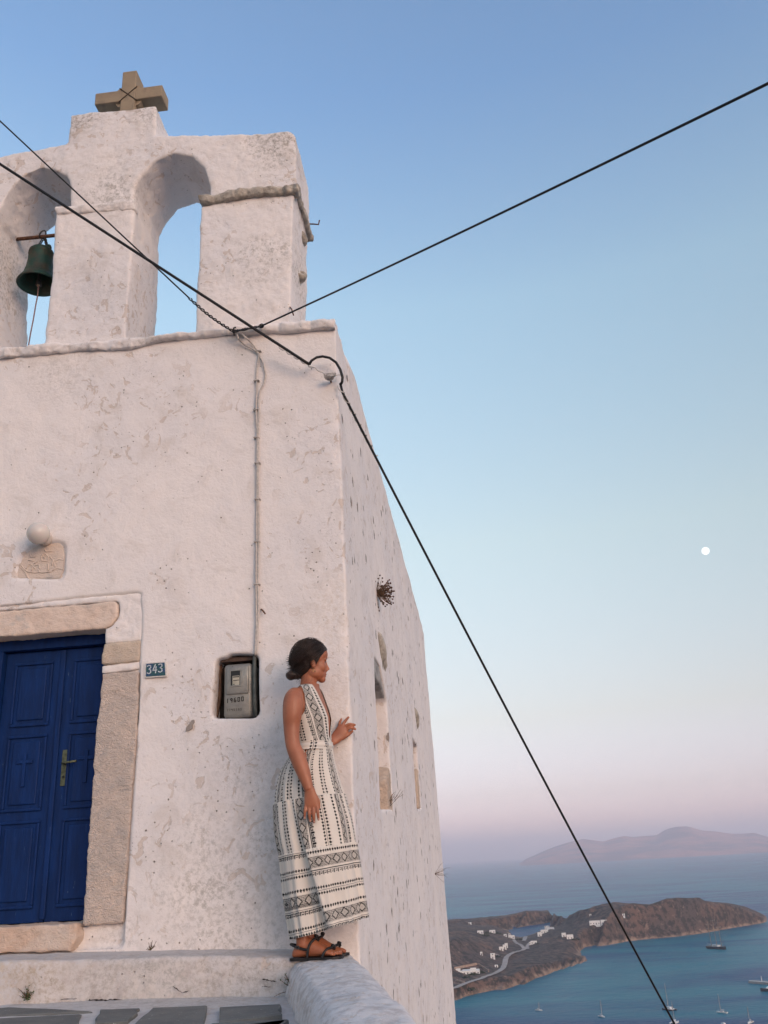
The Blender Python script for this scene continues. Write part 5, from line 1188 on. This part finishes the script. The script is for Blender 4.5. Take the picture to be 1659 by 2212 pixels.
# --- dress
m, nt, b = mat('printed_cotton'); g = NG(nt); at = nt.nodes.new('ShaderNodeAttribute'); at.attribute_name = 'print'
wv = g.noise(400, 2, .5); base = g.mix(g.rng(g.noise(6, 3), .3, .7), (.70, .645, .575), (.66, .605, .54))
nt.links.new(g.mix(at.outputs['Fac'], base, (.016, .016, .018)), b.inputs['Base Color']); b.inputs['Roughness'].default_value = .92; b.inputs['Specular IOR Level'].default_value = .15
b.inputs['Sheen Weight'].default_value = .15; g.put(b.inputs['Normal'], g.bump(wv, .0008)); M_DRESS = m
PER = .286
KEY = np.array([[1,1,1,1,1,1,1],[0,0,0,0,0,0,0],[1,1,1,1,1,0,1],[1,0,0,0,1,0,1],[1,0,1,0,1,0,1],[1,0,1,1,1,0,1],[1,0,0,0,0,0,1]], float)
def pattern(s, t):
    """woven bands: s across, t along, metres -> ink 0..1"""
    s = np.mod(s, PER); ink = np.zeros_like(s)
    def dots(c0, h, per): return (np.abs(s-c0)/h+np.abs(np.mod(t, per)-per/2)/(per*.46) < 1).astype(float)
    ink = np.maximum(ink, dots(.008, .0105, .0180))
    # lozenge band
    ds = np.abs(s-.060)/.031; inb = ds < 1; dt = np.abs(np.mod(t, .066)-.033)/.033; e = ds+dt
    lat = np.where(np.abs(e-.76) < .135, .96, np.where(e > .895, np.where(np.mod((s*1.0+t)/.0090, 1) < .70, np.where(np.mod(s/.0080, 1) < .72, .92, .2), .15), np.where(e < .22, .42, .30)))
    ink = np.where(inb, np.maximum(ink, lat), ink)
    # key band
    kb = (s > .102) & (s < .132); r = np.clip(((s-.102)/.030*7).astype(int), 0, 6); cc = np.clip((np.mod(t, .027)/.027*7).astype(int), 0, 6); ink = np.where(kb, np.maximum(ink, KEY[r, cc]*1.0), ink)
    # twin dots with a line between
    ink = np.maximum(ink, np.maximum(dots(.194, .0092, .0170), dots(.224, .0092, .0170))); ink = np.where(np.abs(s-.209) < .0018, .85, ink)
    return ink
def cloth(name, P, ink, closed=True, parent=None, keep=None, thick=.0016):
    n, k = P.shape[:2]; i = np.arange(n*k).reshape(n, k)
    if closed: j = np.concatenate([i, i[:, :1]], 1)
    else: j = i
    Fc = np.stack([j[:-1, :-1].ravel(), j[1:, :-1].ravel(), j[1:, 1:].ravel(), j[:-1, 1:].ravel()], 1)
    if keep is not None: Fc = Fc[keep.ravel()[Fc].all(1)]
    used = np.unique(Fc); mp = -np.ones(n*k, int); mp[used] = np.arange(len(used)); V = P.reshape(-1, 3)[used]
    me = np_mesh(name, V, mp[Fc]); at_ = me.attributes.new('print', 'FLOAT', 'POINT'); at_.data.foreach_set('value', ink.ravel()[used].astype(np.float32))
    o = link(name, me, M_DRESS, parent or dress, True)
    if thick: md = o.modifiers.new('thickness', 'SOLIDIFY'); md.thickness = thick; md.offset = 0
    return o
dress = empty('dress', (-.93, YW, 0)); dress.parent = woman; dress.matrix_parent_inverse = Matrix.Translation(-woman.location)
# skirt outline read as rows: height, rear x, front x
ROW = [(720,602,794),(760,572,802),(820,530,812),(870,512,824),(940,498,842),(1010,492,864),(1130,497,897),(1200,508,910),(1290,530,922),(1400,540,940),(1480,548,952),(1600,568,966),(1702,588,976),(1740,592,978)]
rz = np.array([W(700, r[0], YW)[2] for r in ROW]); rl_ = np.array([W(r[1], r[0], YW)[0] for r in ROW]); rr_ = np.array([W(r[2], r[0], YW)[0] for r in ROW])
ZW_ = rz[0]; ZH = rz[-2]; VT = ZW_-ZH; S1 = ZW_-W(700, 996, YW)[2]; S2 = ZW_-W(700, 1268, YW)[2]
NT, NV = 560, 380
th = np.linspace(-math.pi, math.pi, NT, endpoint=False); v = np.linspace(0, VT, NV); TT, VV = np.meshgrid(th, v)
zz = ZW_-VV; xl_ = np.interp(-zz, -rz, rl_); xr_ = np.interp(-zz, -rz, rr_); cx_ = (xl_+xr_)/2; hw_ = (xr_-xl_)/2
hd_ = np.interp(VV, [0, .06, .16, .30, .55, VT], [.122, .136, .155, .172, .185, .192])
u_ = VV/VT; ct_ = np.cos(TT); st_ = np.sin(TT)
tier = np.where(VV < S1, 0, np.where(VV < S2, 1, 2)); vt = np.where(tier == 0, VV, np.where(tier == 1, VV-S1, VV-S2))
gath = np.exp(-vt/.035)
rip = (.0012+.0065*u_)*np.sin(9*TT+1.3+1.5*u_)+(.001+.005*u_)*np.sin(17*TT+.4-2*u_)+.0022*gath*np.sin(64*TT+3*np.sin(5*TT))+.003*np.sin(31*TT+tier*2.0)*(vt/.3)*(.4+.6*u_)
# deep fold where the front panel laps over
tf = np.interp(VV, [0, S1*.8, S2, VT], [R_(-112), R_(-112), R_(-100), R_(-82)]); fs = np.clip((VV-S1*.7)/(VT-S1*.7), 0, 1)
x_ = TT-tf; front = 1/(1+np.exp(-x_/.018)); fold = fs*(.034*front*np.exp(-np.clip(x_, 0, 9)/1.0)-.064*np.exp(-(np.minimum(x_, 0)/.34)**2)*(1-front))
# narrow lit pleat at the rear
x2 = TT+math.pi*.885; fold = fold+fs*np.where(TT < -1.9, -.034*np.exp(-(x2/.06)**2), 0)
step = .004*np.clip(tier, 0, 2)
rad = 1+(rip+fold+step)/np.maximum(hw_, .05)
tilt = np.interp(VV, [0, S1, S2, VT], [0, .018, .024, .040])
frontw = front*fs
Pz = zz+tilt*ct_+.006*frontw*np.clip(vt/.4, 0, 1)*(tier == 2)
Px = cx_+hw_*ct_*rad; Py = YW+hd_*st_*rad
Py = np.minimum(Py, Y0-.035)
sv = TT*.192
ink_v = pattern(np.where(tier == 0, sv*1.36+.163, sv*1.36+.215)+.006*np.sin(3*TT)*u_, VV)
band = np.where(front > .5, vt-.004, vt+.096+.0)                # horizontal bands of the lowest tier, cut at two heights
ink_h = pattern((band-.008)*1.07, TT*.30)
ink = np.where(tier == 2, np.where((band-.010 < -.003), 0, ink_h), ink_v)
ink = np.where(np.abs(vt) < .004, ink*.0, ink)
cloth('skirt', np.stack([Px, Py, Pz], -1), ink)
# bodice
nz, nt_ = 150, 420
zb_ = np.linspace(.972, .628, nz); tb = np.linspace(0, 2*math.pi, nt_, endpoint=False); TB, ZB = np.meshgrid(tb, zb_)
Pb = torso_pt(ZB, TB, .0065+.0015*np.sin(TB*9+ZB*60)*np.clip((.80-ZB)/.15, 0, 1))
lat = torso(ZB, 5)*np.sin(TB); fwd = torso(ZB, 4)*np.cos(TB)
wn = np.where(np.cos(TB) > 0, .062*np.clip((ZB-.655)/.30, 0, 1)**.9, .075*np.clip((ZB-.90)/.07, 0, 1))
sd = np.abs(lat)-wn
arm = ((fwd+.018)/.052)**2+((ZB-.872)/.088)**2 < 1
keep = (sd > 0) & ~(arm & (np.abs(np.sin(TB)) > .5))
thf = np.pi-np.abs(TB-np.pi); side_s = .128*(thf-np.arcsin(np.clip(wn/torso(ZB, 5), 0, .95)))-.018
ink = np.where((sd < .019) & (np.cos(TB) > 0), 0, pattern(np.maximum(side_s, 0), ZB*1.15))
cloth('bodice', Pb, ink, keep=keep)
# waistband
zb_ = np.linspace(.652, .606, 22); TB, ZB = np.meshgrid(tb, zb_); Pb = torso_pt(ZB, TB, .0125+.0022*np.cos((ZB-.629)/.023*4.5))
ink = pattern(TB*.125+.06, ZB); ink = np.where((np.mod(TB*.125+.06, PER) < .10), 0, ink)
cloth('waistband', Pb, ink, thick=.003)
# --- sandals
def sandal(T, sgn, label):
    o = empty('sandal', T(.1, 0, -.014)); o.parent = woman; o.matrix_parent_inverse = Matrix.Translation(-woman.location)
    out = [(-.012, .018), (.0, .028), (.03, .036), (.08, .036), (.13, .040), (.18, .049), (.22, .050), (.25, .040), (.265, .018)]
    poly = [(x, y*1.0) for x, y in out]+[(x, -y) for x, y in out[::-1]]
    bt = [T(x, y, -.013) for x, y in poly]; tp = [T(x, y, -.0005) for x, y in poly]; n = len(poly); mb = MB()
    mb.add(bt+tp, [tuple(range(n))[::-1], tuple(range(n, 2*n))]+[(i, (i+1) % n, n+(i+1) % n, n+i) for i in range(n)]); s_ = mb.build('sole', M_LEATHER, o); fix_normals(s_.data)
    def strap(P, r=.0064, nm='strap'):
        P2, R2 = dense([T(*p) for p in P], [r]*len(P), 5); return MB().tube(P2, R2, 8).build(nm, M_LEATHER, o, True)
    strap([(.085, -.038, -.004), (.090, -.039, .030), (.098, -.036, .058), (.116, -.024, .080), (.128, -.006, .088), (.122, .018, .082), (.105, .034, .050), (.088, .037, -.002)])
    strap([(.088, -.040, .036), (.05, -.036, .044), (.02, -.030, .054), (-.004, -.012, .062), (-.008, .006, .062), (.01, .026, .056), (.05, .036, .046), (.090, .039, .036)])
    strap([(.165, -.047, -.004), (.172, -.046, .016), (.190, -.032, .036), (.210, -.008, .040), (.218, .012, .036), (.21, .036, .026), (.205, .049, -.002)])
    MB().box((0, 0, 0), (.022, .018, .018), .004)
    for c_ in ((.128, -.008, .096), (.214, -.004, .047)): p = T(*c_); MB().tube([(p[0]-.010, p[1], p[2]+.004), (p[0], p[1], p[2]), (p[0]+.010, p[1], p[2]-.004)], [.007, .010, .007], 10).build('bead_knot', M_LEATHER, o, True)
    p = T(.036, -.040, .049); bk_ = MB()
    for z0, x0 in ((-.007, -.009), (-.007, .007)): bk_.box((p[0]+x0, p[1]-.004, p[2]+z0), (p[0]+x0+.0025, p[1], p[2]+.008))
    for z0 in (-.007, .006): bk_.box((p[0]-.0065, p[1]-.004, p[2]+z0), (p[0]+.007, p[1], p[2]+z0+.0025))
    bk_.build('buckle', simple('dull_buckle', (.10, .10, .10), .4, .7), o)
sandal(RF, 1, ''); sandal(LF, -1, '')
